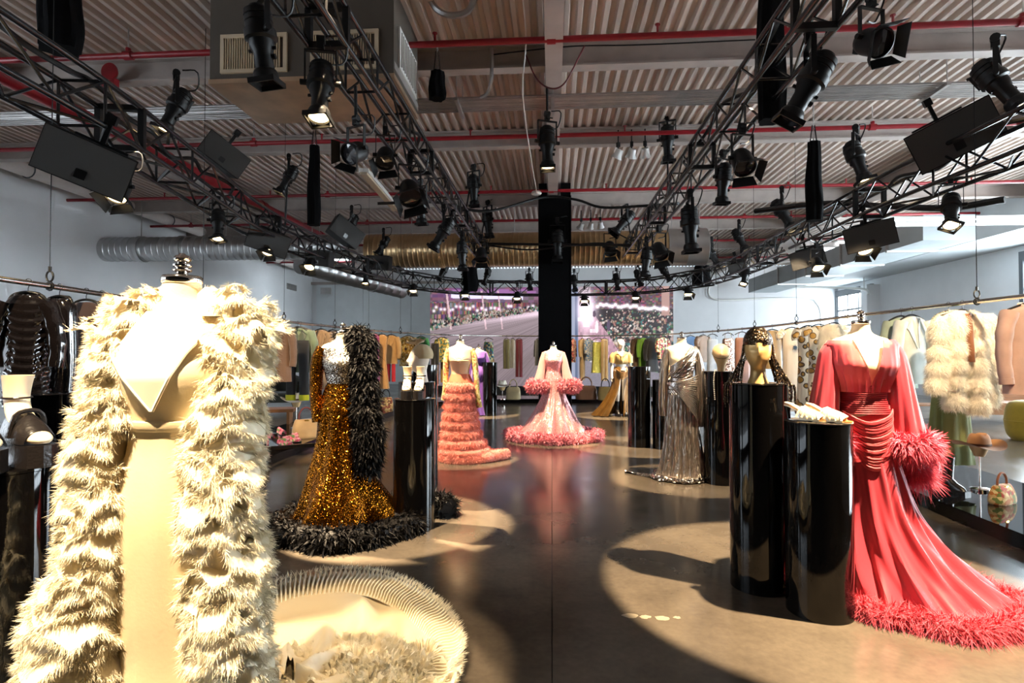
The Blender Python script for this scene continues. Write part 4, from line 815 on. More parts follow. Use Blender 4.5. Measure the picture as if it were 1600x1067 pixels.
def ruffle_ribbon(mb, fr, path, normals, L, amp, wave, droop, rng, fringe=6, fl=.022, rows=5):
    """One gathered ribbon along a path; its free edge waves and ends in a fringe."""
    P = np.asarray(path, float); Nn = np.asarray(normals, float); k = len(P); u = np.linspace(0, 1, k); ph = rng.uniform(0, 6, 3); G = []
    T = np.gradient(P, axis=0); T /= np.maximum(np.linalg.norm(T, axis=1, keepdims=True), 1e-9); Up = np.cross(T, Nn); Up /= np.maximum(np.linalg.norm(Up, axis=1, keepdims=True), 1e-9)
    Lk = L*(1+.25*np.sin(u*wave*2.1+ph[2]))
    for r in range(rows):
        f = r/(rows-1); w_ = amp*f*(np.sin(u*wave*2*PI+ph[0])+.5*np.sin(u*wave*3.3*PI+ph[1])+.10*rng.normal(size=k)*f)
        G.append(P+Nn*(Lk*f*(1-.25*droop*f))[:, None]+np.array([0, 0, -1.0])*(Lk*droop*f*f)[:, None]+Up*w_[:, None]*.8+T*(.35*w_*np.cos(u*wave*5+ph[1]))[:, None])
    G = np.array(G); mb.loft(G, close=False)
    n = k*fringe; id_ = rng.integers(0, k-1, n); b = rng.uniform(0, 1, n)[:, None]; E0 = G[-1][id_]*(1-b)+G[-1][id_+1]*b; D = (G[-1]-G[-2])[id_]; D /= np.maximum(np.linalg.norm(D, axis=1, keepdims=True), 1e-9)
    fr.blades(E0, D+rng.normal(size=(n, 3))*.32, fl*rng.uniform(.5, 1.3, n), .0013, rng=rng)
fr = MB()
for q in range(60):
    cx, cy = -.84+rng.uniform(-.24, .24), 2.42+rng.uniform(-.26, .24); a0 = rng.uniform(0, 6); r = rng.uniform(.07, .17); th = np.linspace(a0, a0+rng.uniform(2.2, 4.5), 60)
    P = np.stack([to_local(cx+r*math.cos(a), cy+r*math.sin(a), .03+.05*rng.uniform()) for a in th]); Nn = np.tile([0, 0, 1.0], (60, 1))+np.stack([np.cos(th), np.sin(th), 0*th], 1)*.5
    ruffle_ribbon(mb, fr, P, Nn/np.linalg.norm(Nn, axis=1, keepdims=True), .075, .016, 5, .35, rng, 12)
obj('train_ruffles', mb, M_organza, gw); tag(obj('train_fringe', fr, M_fray, gw), None, None, None, 'stuff')
coat = thing('ruffled_coat', 'long white coat of frayed organza ruffles over the cream gown', 'coat', WL, WZ, None)
def ruffled_tube(name, rows, tiers, rng, L=.055, wave=6, m=110, arc=(0, 2*PI), droop=.65, fl=.024):
    """Rows (z, cx, cy, rx, ry): a tube under tiers of gathered ribbon."""
    rows = smooth_rows(rows, tiers*3); base = rows.copy(); base[:, 3:5] *= .62
    obj(name+'_lining', MB().loft(ell_rings(np.c_[base, np.zeros(len(base))], 32), True, True), M_satin, coat)
    mb = MB(); fr = MB(); th = np.linspace(arc[0], arc[1], m)
    for q in range(tiers):
        z, cx, cy, rx, ry = rows[min(len(rows)-1, q*3+1)]; tilt = rng.uniform(-.03, .03, 2)
        P = np.stack([cx+rx*.60*np.cos(th), cy+ry*.60*np.sin(th), z+tilt[0]*np.cos(th)+tilt[1]*np.sin(th)+.014*np.sin(3*th+rng.uniform(0, 6))], 1)
        Nn = np.stack([np.cos(th), np.sin(th), .25+0*th], 1); Nn /= np.linalg.norm(Nn, axis=1, keepdims=True)
        ruffle_ribbon(mb, fr, P, Nn, min(rx, ry)*.42+.026, .020, wave, droop, rng, 15, fl)
        P2 = P+[0, 0, .02]; ruffle_ribbon(mb, fr, P2, Nn, min(rx, ry)*.36+.016, .018, wave-1, droop*.5, rng, 10, fl)
    obj(name, mb, M_organza, coat); tag(obj(name+'_fringe', fr, M_fray, coat), None, None, None, 'stuff')
rng = np.random.default_rng(21)
ruffled_tube('sleeve', [(1.655, -0.105, 0.020, 0.056, 0.064), (1.590, -0.110, 0.010, 0.084, 0.088), (1.480, -0.140, 0.000, 0.084, 0.088), (1.370, -0.162, -0.010, 0.078, 0.080), (1.226, -0.178, -0.020, 0.074, 0.080), (1.040, -0.185, -0.020, 0.078, 0.080), (0.915, -0.190, -0.020, 0.084, 0.088), (0.830, -0.220, -0.020, 0.108, 0.104), (0.680, -0.245, -0.020, 0.112, 0.112), (0.500, -0.255, -0.020, 0.116, 0.112), (0.340, -0.255, -0.020, 0.112, 0.112)], 27, rng)
ruffled_tube('front_panel', [(1.655, 0.158, 0.020, 0.057, 0.060), (1.600, 0.168, 0.000, 0.076, 0.076), (1.537, 0.153, -0.010, 0.079, 0.083), (1.410, 0.143, -0.030, 0.083, 0.091), (1.226, 0.136, -0.060, 0.082, 0.091), (1.040, 0.146, -0.080, 0.087, 0.091), (0.860, 0.158, -0.080, 0.092, 0.091), (0.680, 0.168, -0.080, 0.095, 0.091), (0.500, 0.176, -0.060, 0.097, 0.091), (0.280, 0.183, -0.040, 0.098, 0.091)], 27, rng)
mb = MB(); fr = MB()
for q in range(7):                                                                # collar and shoulder ruffles
    th = np.linspace(-.02*PI-.02*q, 1.02*PI+.02*q, 70); rx, ry = .085+.026*q, .080+.018*q; z = 1.665-.018*q
    P = np.stack([rx*np.cos(th), .02+ry*np.sin(th), z+0*th], 1); Nn = np.stack([np.cos(th), np.sin(th), .8+0*th], 1); Nn /= np.linalg.norm(Nn, axis=1, keepdims=True)
    ruffle_ribbon(mb, fr, P, Nn, .05, .018, 7, .35, rng, 8)
obj('collar', mb, M_organza, coat); tag(obj('collar_fringe', fr, M_fray, coat), None, None, None, 'stuff')
obj('collar_flap', MB().loft(ell_rings([(1.60, .115, -.055, .040, .022), (1.64, .105, -.045, .046, .026), (1.665, .095, -.03, .040, .024), (1.685, .08, -.01, .014, .012)], 30), True, True), mat('white_satin', 'ffffff'), coat)
# ---------------------------------------------------------------- 2 gold sequin gown with black stole
M_gold = sequin('gold_sequins', '8a5412', 190, 1.0, .22); M_silver = sequin('silver_sequins', 'c0b6a8', 240, .9, .25)
M_bfeather = mat('black_feather', (.0045, .0035, .0032), rough=.6, spec=.2)
GL = (-1.74, 4.64, 0); GZ = .12
dress_form(GL, GZ, 'dress form wearing the gold sequin gown')
g = thing('evening_gown', 'gold and silver sequin gown with a black feather hem', 'gown', GL, GZ, 'evening gowns')
obj('bodice', MB().loft(torso_rings(.008, 1.16, 1.535, 26)), M_silver, g)
rows = smooth_rows([(1.24, 0, 0, .13, .10, .0), (1.12, -.01, 0, .16, .118, .02), (1.02, -.02, 0, .175, .13, .03), (.80, -.02, .01, .19, .15, .07), (.50, -.01, .03, .26, .24, .11), (.28, .02, .05, .36, .34, .13), (.10, .02, .10, .46, .43, .13), (.02, .02, .12, .52, .50, .13)], 40)
R = ell_rings(rows, 130, 8, rng=np.random.default_rng(5)); obj('skirt', MB().loft(R), M_gold, g)
def sleeve(name, pts, radii, material, parent, n=16, fold=.0):
    P = spline(pts, 24); r = np.interp(np.linspace(0, 1, 24), np.linspace(0, 1, len(radii)), radii); mb = MB()
    mb.tube(P, r, n); return obj(name, mb, material, parent)
sleeve('sleeve', [(-.155, 0, 1.53), (-.20, -.01, 1.42), (-.215, -.01, 1.25), (-.205, -.04, 1.08), (-.18, -.06, .93)], [.062, .058, .052, .046, .05], M_gold, g)
mb = MB(); path = ellipse_path((0.02, .12, .07), .54, .52, 60, wob=.05); RT = ring_tube(path, .085); mb.loft(RT); fur(mb, RT, 4500, .075, .022, .0, 1.0, .6); fur(mb, RT, 6000, .085, .006, .0, .9, .4)
tag(obj('feather_hem', mb, M_bfeather, g), 'black feather hem', None)
mb = MB(); path = spline([(.30, .45, .08), (.55, .55, .09), (.78, .50, .09), (.86, .42, .08)], 20); RT = ring_tube(path, .09); mb.loft(RT, True, True); fur(mb, RT, 2600, .08, .01, 0, .8, .3); obj('feather_train', mb, M_bfeather, g)
st = thing('feather_stole', 'thick black feather stole hanging over the gold sequin gown', 'stole', GL, GZ)
P = spline([(.06, .05, 1.60), (.13, -.02, 1.64), (.19, -.07, 1.54), (.205, -.10, 1.3), (.215, -.12, 1.05), (.245, -.14, .85), (.25, -.15, .66), (.24, -.15, .54)], 50); r = np.interp(np.linspace(0, 1, 50), [0, .15, .5, .8, 1], [.07, .088, .085, .105, .075])*(1+.10*np.sin(np.arange(50)*.9)); RT = ring_tube(P, r, 20)
mb = MB().loft(ring_tube(P, r*.85, 20), True, True); fur(mb, RT, 7000, .050, .024, .1, 1.3, .9); fur(mb, RT, 4000, .07, .007, .1, 1.0, .6); obj('plumage', mb, M_bfeather, st)
P2 = spline([(.06, .05, 1.60), (-.02, .09, 1.58), (.10, .10, 1.3), (.20, .08, .9)], 30); RT = ring_tube(P2, .08, 14); mb = MB().loft(RT, True, True); fur(mb, RT, 3000, .055, .011, .1, 1.0, .5); obj('back_end', mb, M_bfeather, st)
# ---------------------------------------------------------------- 3 salmon tiered fur gown
M_salmon = mat('salmon_fur', 'e58672', rough=.85, sheen=.5, var=.12, scale=9); M_nude = mat('nude_satin', 'd9b48c', rough=.45); M_salmonsk = mat('salmon_chiffon', 'd8714f', rough=.6)
SL = (-1.26, 7.8, 0)
dress_form(SL, .05, 'dress form wearing the salmon tiered fur gown', sz=1.0)
g = thing('evening_gown', 'salmon gown with stacked fur tiers and a champagne bodice', 'gown', SL, .05, 'evening gowns')
obj('bodice', MB().loft(torso_rings(.008, 1.16, 1.54, 24)), M_nude, g)
obj('bust_knot', MB().lathe([(.001, -.03), (.025, -.015), (.03, 0), (.025, .015), (.001, .03)], 14, (0, -.135, 1.38)), M_nude, g)
for k in range(8): a = -.9+k*.26; obj('gather', MB().tube(spline([(0, -.14, 1.38), (.07*math.sin(a*1.6), -.13, 1.38+.05*math.cos(a*1.6)), (.13*math.sin(a*1.7), -.09, 1.38+.10*math.cos(a*1.7))], 10), [.007, .01, .011, .011, .01, .009, .008, .006, .005, .003], 6), M_nude, g)
obj('underskirt', MB().loft(ell_rings(smooth_rows([(1.20, 0, 0, .125, .1, .02), (1.1, 0, 0, .165, .125, .03), (1.0, 0, 0, .18, .14, .02), (.4, 0, .02, .22, .2, .02), (.05, .03, .05, .3, .28, .02)], 24), 60, 12)), M_salmonsk, g)
HW = [(1.03, .185, 0), (.90, .20, 0), (.77, .20, 0), (.64, .215, 0), (.51, .235, .0), (.38, .265, .01), (.25, .31, .03), (.13, .36, .06), (.055, .37, .07)]
for z, hw, cx in HW:
    path = ellipse_path((cx, .02+.25*(1.03-z)*.2, z), hw*.86, hw*.80, 44); RT = ring_tube(path, .052, 12); mb = MB().loft(RT); fur(mb, RT, 5200, .048, .0045, .45, .5, .5); obj('fur_tier', mb, M_salmon, g)
for k, (x, y, r) in enumerate(((.42, -.02, .075), (.52, .08, .07), (.32, -.14, .065))):
    P = spline([(x-.2, y+.2, .07), (x, y, .075), (x+.12, y+.12, .07)], 12); RT = ring_tube(P, r, 12); mb = MB().loft(RT, True, True); fur(mb, RT, 1100, .03, .006, .1, .5, .3); obj('fur_train', mb, M_salmon, g)
M_flor = fabric('gold_floral_print', 'c9a24a', pattern='floral', scale=40, colors=['c9b06a', '8f7a3a', 'd8c690', 'a85a3a', 'b8a050'])
sleeve('sleeve', [(.15, 0, 1.535), (.19, -.01, 1.42), (.215, -.02, 1.2), (.235, -.03, .95), (.265, -.02, .74)], [.050, .045, .040, .038, .042], M_flor, g)
sleeve('sleeve', [(-.15, 0, 1.535), (-.185, -.01, 1.42), (-.20, -.02, 1.2), (-.205, -.03, .98), (-.225, -.02, .84)], [.050, .045, .038, .036, .04], M_flor, g)
# ---------------------------------------------------------------- 4 pink gown in the middle
M_pink = sequin('pink_sequins', 'd49a9a', 130, .6, .32, .4); M_pinkch = mat('pink_chiffon', 'd9948c', rough=.6, sheen=.3, alpha=.82); M_pinkf = mat('pink_ruffle', 'e0808c', rough=.8, sheen=.5)
PL = (.03, 9.75, 0)
dress_form(PL, 0, 'dress form wearing the pink sequin gown in the middle of the floor', sz=.965)
g = thing('evening_gown', 'pink sequin gown with huge ruffled cuffs and hem', 'gown', PL, 0, 'evening gowns')
obj('bodice', MB().loft(torso_rings(.010, 1.14, 1.575, 26, sz=.965)), M_pink, g)
rows = smooth_rows([(1.17, 0, 0, .125, .10, .02), (1.0, 0, 0, .165, .135, .04), (.75, 0, .0, .20, .18, .07), (.45, 0, .0, .34, .30, .09), (.20, 0, .0, .50, .42, .10), (.04, 0, .02, .62, .50, .10)], 36)
obj('skirt', MB().loft(ell_rings(rows, 130, 15, rng=np.random.default_rng(8))), M_pink, g)
for sx in (-1, 1):
    R = [];
    for q, (x, y, z, rx, ry) in enumerate(spline([(.145, .01, 1.50, .045, .05), (.175, -.01, 1.38, .055, .055), (.205, -.03, 1.2, .068, .065), (.245, -.06, 1.02, .085, .08)], 18)):
        th = np.linspace(0, 2*PI, 28, endpoint=False); R.append(np.stack([sx*(x+rx*np.cos(th)*(1+.06*np.cos(7*th))), y+ry*np.sin(th), z+0*th], 1))
    sl = obj('sleeve', MB().loft(R), M_pinkch, g)
    path = ellipse_path((sx*.262, -.07, .93), .105, .10, 30); mb = MB(); fr = MB(); RT = ring_tube(path, .090, 12); mb.loft(RT); fur(mb, RT, 3400, .060, .014, .0, .8, .2); obj('ruffled_cuff', mb, M_pinkf, sl)
path = ellipse_path((0, .03, .075), .68, .52, 64, wob=.04); RT = ring_tube(path, .085, 12); mb = MB().loft(RT); fur(mb, RT, 8500, .065, .016, .0, .8, .2); tag(obj('ruffled_hem', mb, M_pinkf, g), 'deep pink ruffled hem', None)
for sx in (-1, 1): path = spline([(sx*.55, .25, .07), (sx*.72, .32, .07), (sx*.80, .2, .07)], 14); RT = ring_tube(path, .075, 12); mb = MB().loft(RT, True, True); fur(mb, RT, 1500, .06, .016, 0, .8, .2); obj('ruffled_train', mb, M_pinkf, g)
# ---------------------------------------------------------------- 5 purple gown at the back
M_purple = mat('purple_chiffon', '5a2a86', rough=.6, sheen=.5, var=.2, scale=8)
UL = (-1.74, 13.5, 0)
dress_form(UL, .2, 'dress form wearing the purple gown at the back', sz=.97)
g = thing('evening_gown', 'purple draped chiffon gown with long cape sleeves', 'gown', UL, .2, 'evening gowns')
obj('bodice', MB().loft(torso_rings(.012, 1.1, 1.57, 24, sz=.97)), M_purple, g)
obj('skirt', MB().loft(ell_rings(smooth_rows([(1.18, 0, 0, .125, .1, .02), (1.0, 0, 0, .18, .14, .05), (.6, 0, 0, .21, .18, .08), (.2, .02, .03, .27, .25, .1), (.02, .05, .05, .34, .3, .1)], 30), 90, 13)), M_purple, g)
for sx in (-1, 1): obj('cape_sleeve', MB().loft(ell_rings(smooth_rows([(1.50, sx*.15, .02, .05, .05, .0), (1.3, sx*.2, .02, .07, .06, .06), (.9, sx*.24, .03, .09, .06, .1), (.35, sx*.27, .05, .10, .06, .12)], 22), 44, 7)), M_purple, g)
obj('hip_drape', MB().loft(ell_rings(smooth_rows([(1.16, .02, -.01, .14, .115, .02), (1.02, .03, -.02, .2, .16, .03), (.9, .03, -.01, .2, .165, .03), (.84, .02, 0, .185, .15, .02)], 16), 70, 17)), M_purple, g)
# ---------------------------------------------------------------- 6 silver draped gown
M_lame = mat('silver_lame', (.72, .66, .62), rough=.27, metal=.9, bump=.1, bscale=120); M_lamesk = sequin('silver_pleats', 'b4a89c', 220, .6, .30, .85, stretch=(1, 1, .05))
VL = (1.545, 6.9, 0); VZ = -.12
dress_form(VL, VZ, 'dress form wearing the silver draped gown')
g = thing('evening_gown', 'one-shouldered silver lame gown with fan pleats at the hip', 'gown', VL, VZ, 'evening gowns')
R = torso_rings(.012, .86, 1.57, 90, 140); X, Z = R[..., 0], R[..., 2]; front = R[..., 1] < .03
ang = np.arctan2(Z-1.13, X+.17); d = np.hypot(Z-1.13, X+.17); disp = .013*np.sin(40*ang)*np.clip(d/.12, 0, 1)*front
Rn = R.copy(); Rn[..., 1] -= disp; cut = 1.43+ (X+.02)*1.15                              # bare left shoulder: keep what lies under the slanting neckline
top = np.minimum(Z, np.where(X < .10, np.clip(cut, 1.30, 1.57), 1.57)); Rn[..., 2] = top
obj('bodice', MB().loft(Rn), M_lame, g, angle=180)
rows = smooth_rows([(1.0, 0, 0, .178, .135, .01), (.8, .0, 0, .185, .145, .05), (.5, 0, 0, .20, .17, .07), (.25, 0, 0, .23, .2, .09), (.08, -.01, 0, .27, .24, .10), (.015, -.02, 0, .32, .29, .12)], 36)
obj('skirt', MB().loft(ell_rings(rows, 180, 23, rng=np.random.default_rng(4))), M_lamesk, g)
for k in range(18):                                                                # fan pleats gathered at the left hip
    u = k/17; P = spline([(-.172, -.06, 1.135-.012*u), (-.10, -.135, 1.14-.07*u), (.03, -.168-.012*u, 1.17-.27*u), (.135, -.118-.02*u, 1.21-.46*u), (.180, -.03-.03*u, 1.235-.60*u)], 22)
    obj('fan_pleat', MB().tube(P, [.002+.0075*math.sin(PI*min(1, .12+i*.88/21))**.6 for i in range(22)], 8), M_lame, g)
for k in range(6):                                                                 # folds running from the right shoulder across the bust
    u = k/5; P = spline([(.165-.02*u, .0, 1.565), (.13-.03*u, -.085, 1.52-.01*u), (.03-.02*u, -.140, 1.44-.05*u), (-.08, -.130, 1.365-.08*u), (-.148, -.06, 1.32-.10*u)], 18)
    obj('shoulder_fold', MB().tube(P, [.003+.010*math.sin(PI*(.1+.8*i/17)) for i in range(18)], 8), M_lame, g)
for sx, z1 in ((-1, .74), (1, .62)):
    rows = smooth_rows([(1.53, sx*.155, .02, .045, .05, .0), (1.40, sx*.19, .02, .048, .055, .08), (1.15, sx*.210, .01, .052, .055, .15), (z1+.15, sx*.215, 0, .055, .055, .18), (z1, sx*.210, 0, .05, .05, .2)], 26)
    obj('cape_sleeve', MB().loft(ell_rings(rows, 72, 11)), M_lamesk, g)
M_sparkle = sequin('silver_hem_sequins', 'd8d0c8', 90, 1.2, .15)
path = ellipse_path((-.02, 0, .035), .30, .27, 60, wob=.05); obj('sequin_hem', MB().loft(ring_tube(path, .04, 10)*np.array([1, 1, .9])), M_sparkle, g)
E2 = [[(-.25-.42*u, -.06+.30*u+.16*(v-.5)*(1-.5*u), .012+.012*math.sin(9*u+5*v)) for v in np.linspace(0, 1, 10)] for u in np.linspace(0, 1, 16)]; obj('train', MB().loft(E2, close=False), M_sparkle, g)
# ---------------------------------------------------------------- 7 coral chiffon gown with feather trim
M_coral = mat('coral_chiffon', 'b92f3f', rough=.55, sheen=.15, alpha=.90, bump=.08, bscale=60, stretch=(6, 6, .6)); M_corald = mat('crimson_ruched_satin', '70101a', rough=.6, spec=.2, bump=.3, bscale=20, stretch=(.6, .6, 9)); M_coralf = mat('coral_feather', 'cf4658', rough=.8, sheen=.2); M_coralp = mat('pink_feather', 'd9566f', rough=.8, sheen=.2)
RL = (1.93, 3.70, 0); RZ = -.10
dress_form(RL, RZ, 'dress form wearing the coral chiffon gown', sz=1.012)
g = thing('evening_gown', 'coral chiffon gown with crimson waist and feather trim', 'gown', RL, RZ, 'evening gowns')
T = np.array(TORSO)
def blouse_half(sx):
    th = np.linspace(-PI/2+.02, PI/2, 40); R = []
    for i, z in enumerate(np.linspace(1.575, 1.255, 34)):
        u = i/33; rx = np.interp(z/1.012, T[:, 0], T[:, 3])+.030+.022*math.sin(PI*min(1, u*1.1)); ry = np.interp(z/1.012, T[:, 0], T[:, 4])+.028+.020*math.sin(PI*u)
        x0 = .085*max(0, 1-u*1.2)                                                   # the two halves meet at the waist and open in a V above
        a = th; f = 1+.030*np.cos(26*a+1.3)*(.3+u); x = np.maximum(rx*np.cos(a)*f, x0 if True else 0); y = ry*np.sin(a)*f
        R.append(np.stack([sx*x, y, np.full(40, z)], 1))
    return np.array(R)
for sx in (-1, 1): obj('blouse_front', MB().loft(blouse_half(sx), close=False), M_coral, g)
obj('waistband', MB().loft(ell_rings([(1.30-.006*i, 0, 0, .135+.003*(i % 2)+.002*max(0, i-16), .110+.003*(i % 2)+.002*max(0, i-16)) for i in range(30)], 60)), M_corald, g)
rows = [(1.14-.014*i, .0, 0, .150+.0025*i, .125+.0022*i) for i in range(20)]; R = ell_rings(rows, 64); th = np.linspace(0, 2*PI, 64, endpoint=False); R[..., 2] += (.05*np.cos(th-.3))[None]
obj('hip_drape', MB().loft(R), mat('coral_draped_satin', 'b32f38', rough=.5, sheen=.1, bump=.25, bscale=14, stretch=(.6, .6, 8)), g)
for k in range(25): obj('drape_fold', MB().tube(spline([(-.145+.002*k, -.085, 1.14-.0095*k), (-.03, -.156-.0006*k, 1.075-.0112*k+.004*math.sin(k*2.1)), (.10, -.123, 1.11-.012*k+.005*math.sin(k*1.3)), (.165, -.035, 1.17-.011*k)], 16), [.003+(.0065+.002*math.sin(k*1.7))*math.sin(PI*i/15) for i in range(16)], 8), mat('coral_draped_satin', 'd8584a'), g)
rows = smooth_rows([(.93, 0, 0, .175, .15, .03), (.75, .03, 0, .19, .17, .05), (.50, .07, 0, .235, .21, .09), (.28, .14, -.02, .33, .28, .12), (.12, .22, -.05, .42, .36, .14), (.03, .27, -.08, .49, .42, .14)], 44)
R = ell_rings(rows, 190, 17, rng=np.random.default_rng(9)); obj('skirt', MB().loft(R), M_coral, g)
obj('inner_skirt', MB().loft(ell_rings([(r[0], r[1], r[2], r[3]*.86, r[4]*.86) for r in rows], 60)), mat('coral_lining', 'b02c34', rough=.6), g)
path = ellipse_path((.27, -.08, .045), .50, .42, 80, wob=.05); RT = ring_tube(path, .045, 12); mb = MB().loft(RT); fur(mb, RT, 24000, .095, .003, -.05, .75, .55); fur(mb, RT, 3500, .05, .014, 0, .8, .2); tag(obj('feather_hem', mb, M_coralf, g), 'coral feather hem', None)
for sx in (-1, 1):
    rows = smooth_rows([(1.545, sx*.165, .01, .050, .06, .02), (1.48, sx*.19, .0, .058, .065, .04), (1.30, sx*.208, -.01, .072, .08, .07), (1.12, sx*.225, -.02, .088, .09, .09), (.98, sx*.238, -.03, .10, .095, .10)], 28)
    sl = obj('sleeve', MB().loft(ell_rings(rows, 64, 9)), M_coral, g)
    path = ellipse_path((sx*.238, -.03, .955), .105, .10, 34); RT = ring_tube(path, .040, 12); mb = MB().loft(RT); fur(mb, RT, 8000, .080, .0035, .25, .75, .5); fur(mb, RT, 1500, .07, .014, .2, .8, .3); obj('feather_cuff', mb, M_coralp, sl)
P = spline([(.30, .08, .96), (.34, .12, .82), (.37, .14, .70)], 14); RT = ring_tube(P, .07, 12); mb = MB().loft(RT, True, True); fur(mb, RT, 3500, .10, .004, .3, .7, .5); obj('feather_cuff_tail', mb, M_coralp, g)
# ---------------------------------------------------------------- 8 whole mannequin in gold at the back
BL = (1.62, 13.5, 0); M_bronze = mat('bronze_cloth', '6e4c1e', rough=.4, metal=.4, var=.25, scale=7); M_champ = mat('champagne_cloth', 'b99a62', rough=.4, metal=.35, var=.15, scale=8)
M_body = mat('white_mannequin', 'e9dccb', rough=.5)
t = thing('mannequin', 'standing white mannequin with bald head in champagne top and bronze skirt', 'mannequin', BL, .15)
body = MB()
body.loft(ell_rings(smooth_rows([(1.08, 0, 0, .155, .11), (1.18, 0, 0, .12, .09), (1.36, 0, -.01, .145, .11), (1.46, 0, 0, .165, .085), (1.50, 0, .01, .12, .07), (1.53, 0, .01, .058, .056), (1.58, 0, .005, .05, .052), (1.605, 0, -.004, .055, .062), (1.65, 0, -.012, .073, .088), (1.70, 0, -.008, .078, .096), (1.75, 0, 0, .074, .092), (1.785, 0, .005, .05, .065), (1.80, 0, .008, .012, .015)], 46), 32), True, True)
body.loft(ell_rings([(1.70, 0, -.098, .010, .008), (1.685, 0, -.108, .012, .016), (1.665, 0, -.112, .016, .018), (1.655, 0, -.10, .012, .01)], 10), True, True)
for sx in (-1, 1):
    body.tube(spline([(sx*.16, 0, 1.46), (sx*.20, .0, 1.34), (sx*.215, .0, 1.20), (sx*.225, -.02, 1.06), (sx*.23, -.04, .94), (sx*.228, -.05, .88)], 20), np.interp(np.linspace(0, 1, 20), [0, .3, .5, .85, 1], [.05, .045, .038, .028, .03]), 12)
    for k in range(5): body.tube(spline([(sx*.228, -.06+.018*k, .885), (sx*(.232+.006*abs(k-2)), -.07+.020*k, .84), (sx*.226, -.075+.020*k, .80+.012*abs(k-2))], 6), [.009, .009, .008, .008, .007, .005], 6)
    body.tube(spline([(sx*.085, 0, 1.1), (sx*.09, -.01, .85), (sx*.085, .0, .55), (sx*.085, .02, .3), (sx*.085, .03, .14)], 20), np.interp(np.linspace(0, 1, 20), [0, .5, .7, 1], [.09, .062, .055, .04]), 12)
obj('body', body, M_body, t)
g = thing('crop_blouse', 'champagne short-sleeved top on the white mannequin', 'top', BL, .15); obj('front', MB().loft(ell_rings(smooth_rows([(1.51, 0, .0, .12, .085, .02), (1.46, 0, 0, .185, .105, .03), (1.38, 0, -.01, .175, .13, .05), (1.27, 0, -.01, .165, .12, .07), (1.22, 0, 0, .15, .11, .03)], 24), 60, 9)), M_champ, g)
for sx in (-1, 1): sleeve('sleeve', [(sx*.15, 0, 1.46), (sx*.205, 0, 1.38), (sx*.222, 0, 1.25)], [.065, .07, .066], M_champ, g)
for k in range(5): obj('neck_fold', MB().tube(spline([(-.13+.012*k, -.08, 1.47-.02*k), (0, -.155, 1.43-.035*k), (.13-.012*k, -.08, 1.47-.02*k)], 12), .008, 6), M_champ, g)
g = thing('long_skirt', 'bronze skirt with a front slit and side train on the white mannequin', 'skirt', BL, .15); obj('panel', MB().loft(ell_rings(smooth_rows([(1.16, 0, 0, .15, .11, .02), (1.02, 0, 0, .178, .135, .04), (.7, -.03, .02, .20, .16, .08), (.35, -.12, .04, .28, .2, .1), (.02, -.25, .06, .42, .26, .12)], 30), 90, 13, a0=-.28*PI, a1=1.42*PI), close=False), M_bronze, g)
for k in range(6): obj('drape_fold', MB().tube(spline([(-.16+.015*k, -.10, 1.12-.02*k), (-.02, -.165, 1.02-.03*k), (.14, -.09, 1.05-.02*k)], 12), .010, 6), M_bronze, g)
for sx in (-1, 1):
    b = thing('platform_boot', '%s dark platform boot of the white mannequin' % ('left', 'right')[sx > 0], 'boot', (BL[0]+sx*.085, BL[1]-.02, 0), .15, 'mannequin boots')
    obj('shaft', MB().lathe([(.050, .10), (.048, .2), (.058, .34), (.056, .36)], 18, (0, .03, 0)), M_leather, b); obj('foot', MB().loft(ell_rings([(.06, 0, -.03, .045, .11), (.09, 0, -.02, .048, .10), (.12, 0, .01, .045, .07), (.15, 0, .03, .046, .05)], 20), True, True), M_leather, b); obj('sole', MB().box((0, -.03, .03), (.09, .24, .06)), M_leather, b, smooth=False)
# ================================================================== black gloss plinths
PR = .178
def plinth(x, y, h, label):
    t = thing('plinth', label, 'plinth', (x, y, 0), 0, 'black gloss plinths')
    obj('shaft', MB().lathe([(PR, .002), (PR, h-.012)], 64), M_plinth, t)
    obj('top_disc', MB().lathe([(PR-.002, h-.012), (PR+.001, h-.010), (PR+.001, h-.003), (PR-.003, h), (.001, h)], 64), M_plinth, t)
plinth(-1.685, 1.62, 1.16, 'black gloss plinth with platform clogs at the left edge')
plinth(-3.02, 3.30, 1.25, 'empty black gloss plinth below the black vinyl coat')
plinth(-1.18, 4.84, 1.10, 'black gloss plinth with platform sandals beside the gold gown')
plinth(-1.33, 5.55, 1.205, 'black gloss plinth with the scarfed head behind the platform sandals')
plinth(-1.44, 6.25, 1.36, 'empty black gloss plinth, rearmost of three beside the gold gown')
plinth(-1.47, 13.45, 1.26, 'lone black gloss plinth beside the purple gown')
plinth(1.33, 3.78, 1.30, 'black gloss plinth under the chain headdress')
plinth(1.546, 3.44, 1.10, 'black gloss plinth with the cream mules')
plinth(1.93, 6.72, 1.28, 'black gloss plinth with the tan head form right of the silver gown')
plinth(1.395, 9.22, 1.27, 'taller empty black gloss plinth left of the silver gown')
plinth(1.755, 9.07, 1.065, 'shorter black gloss plinth with the ruffled gold sandal')
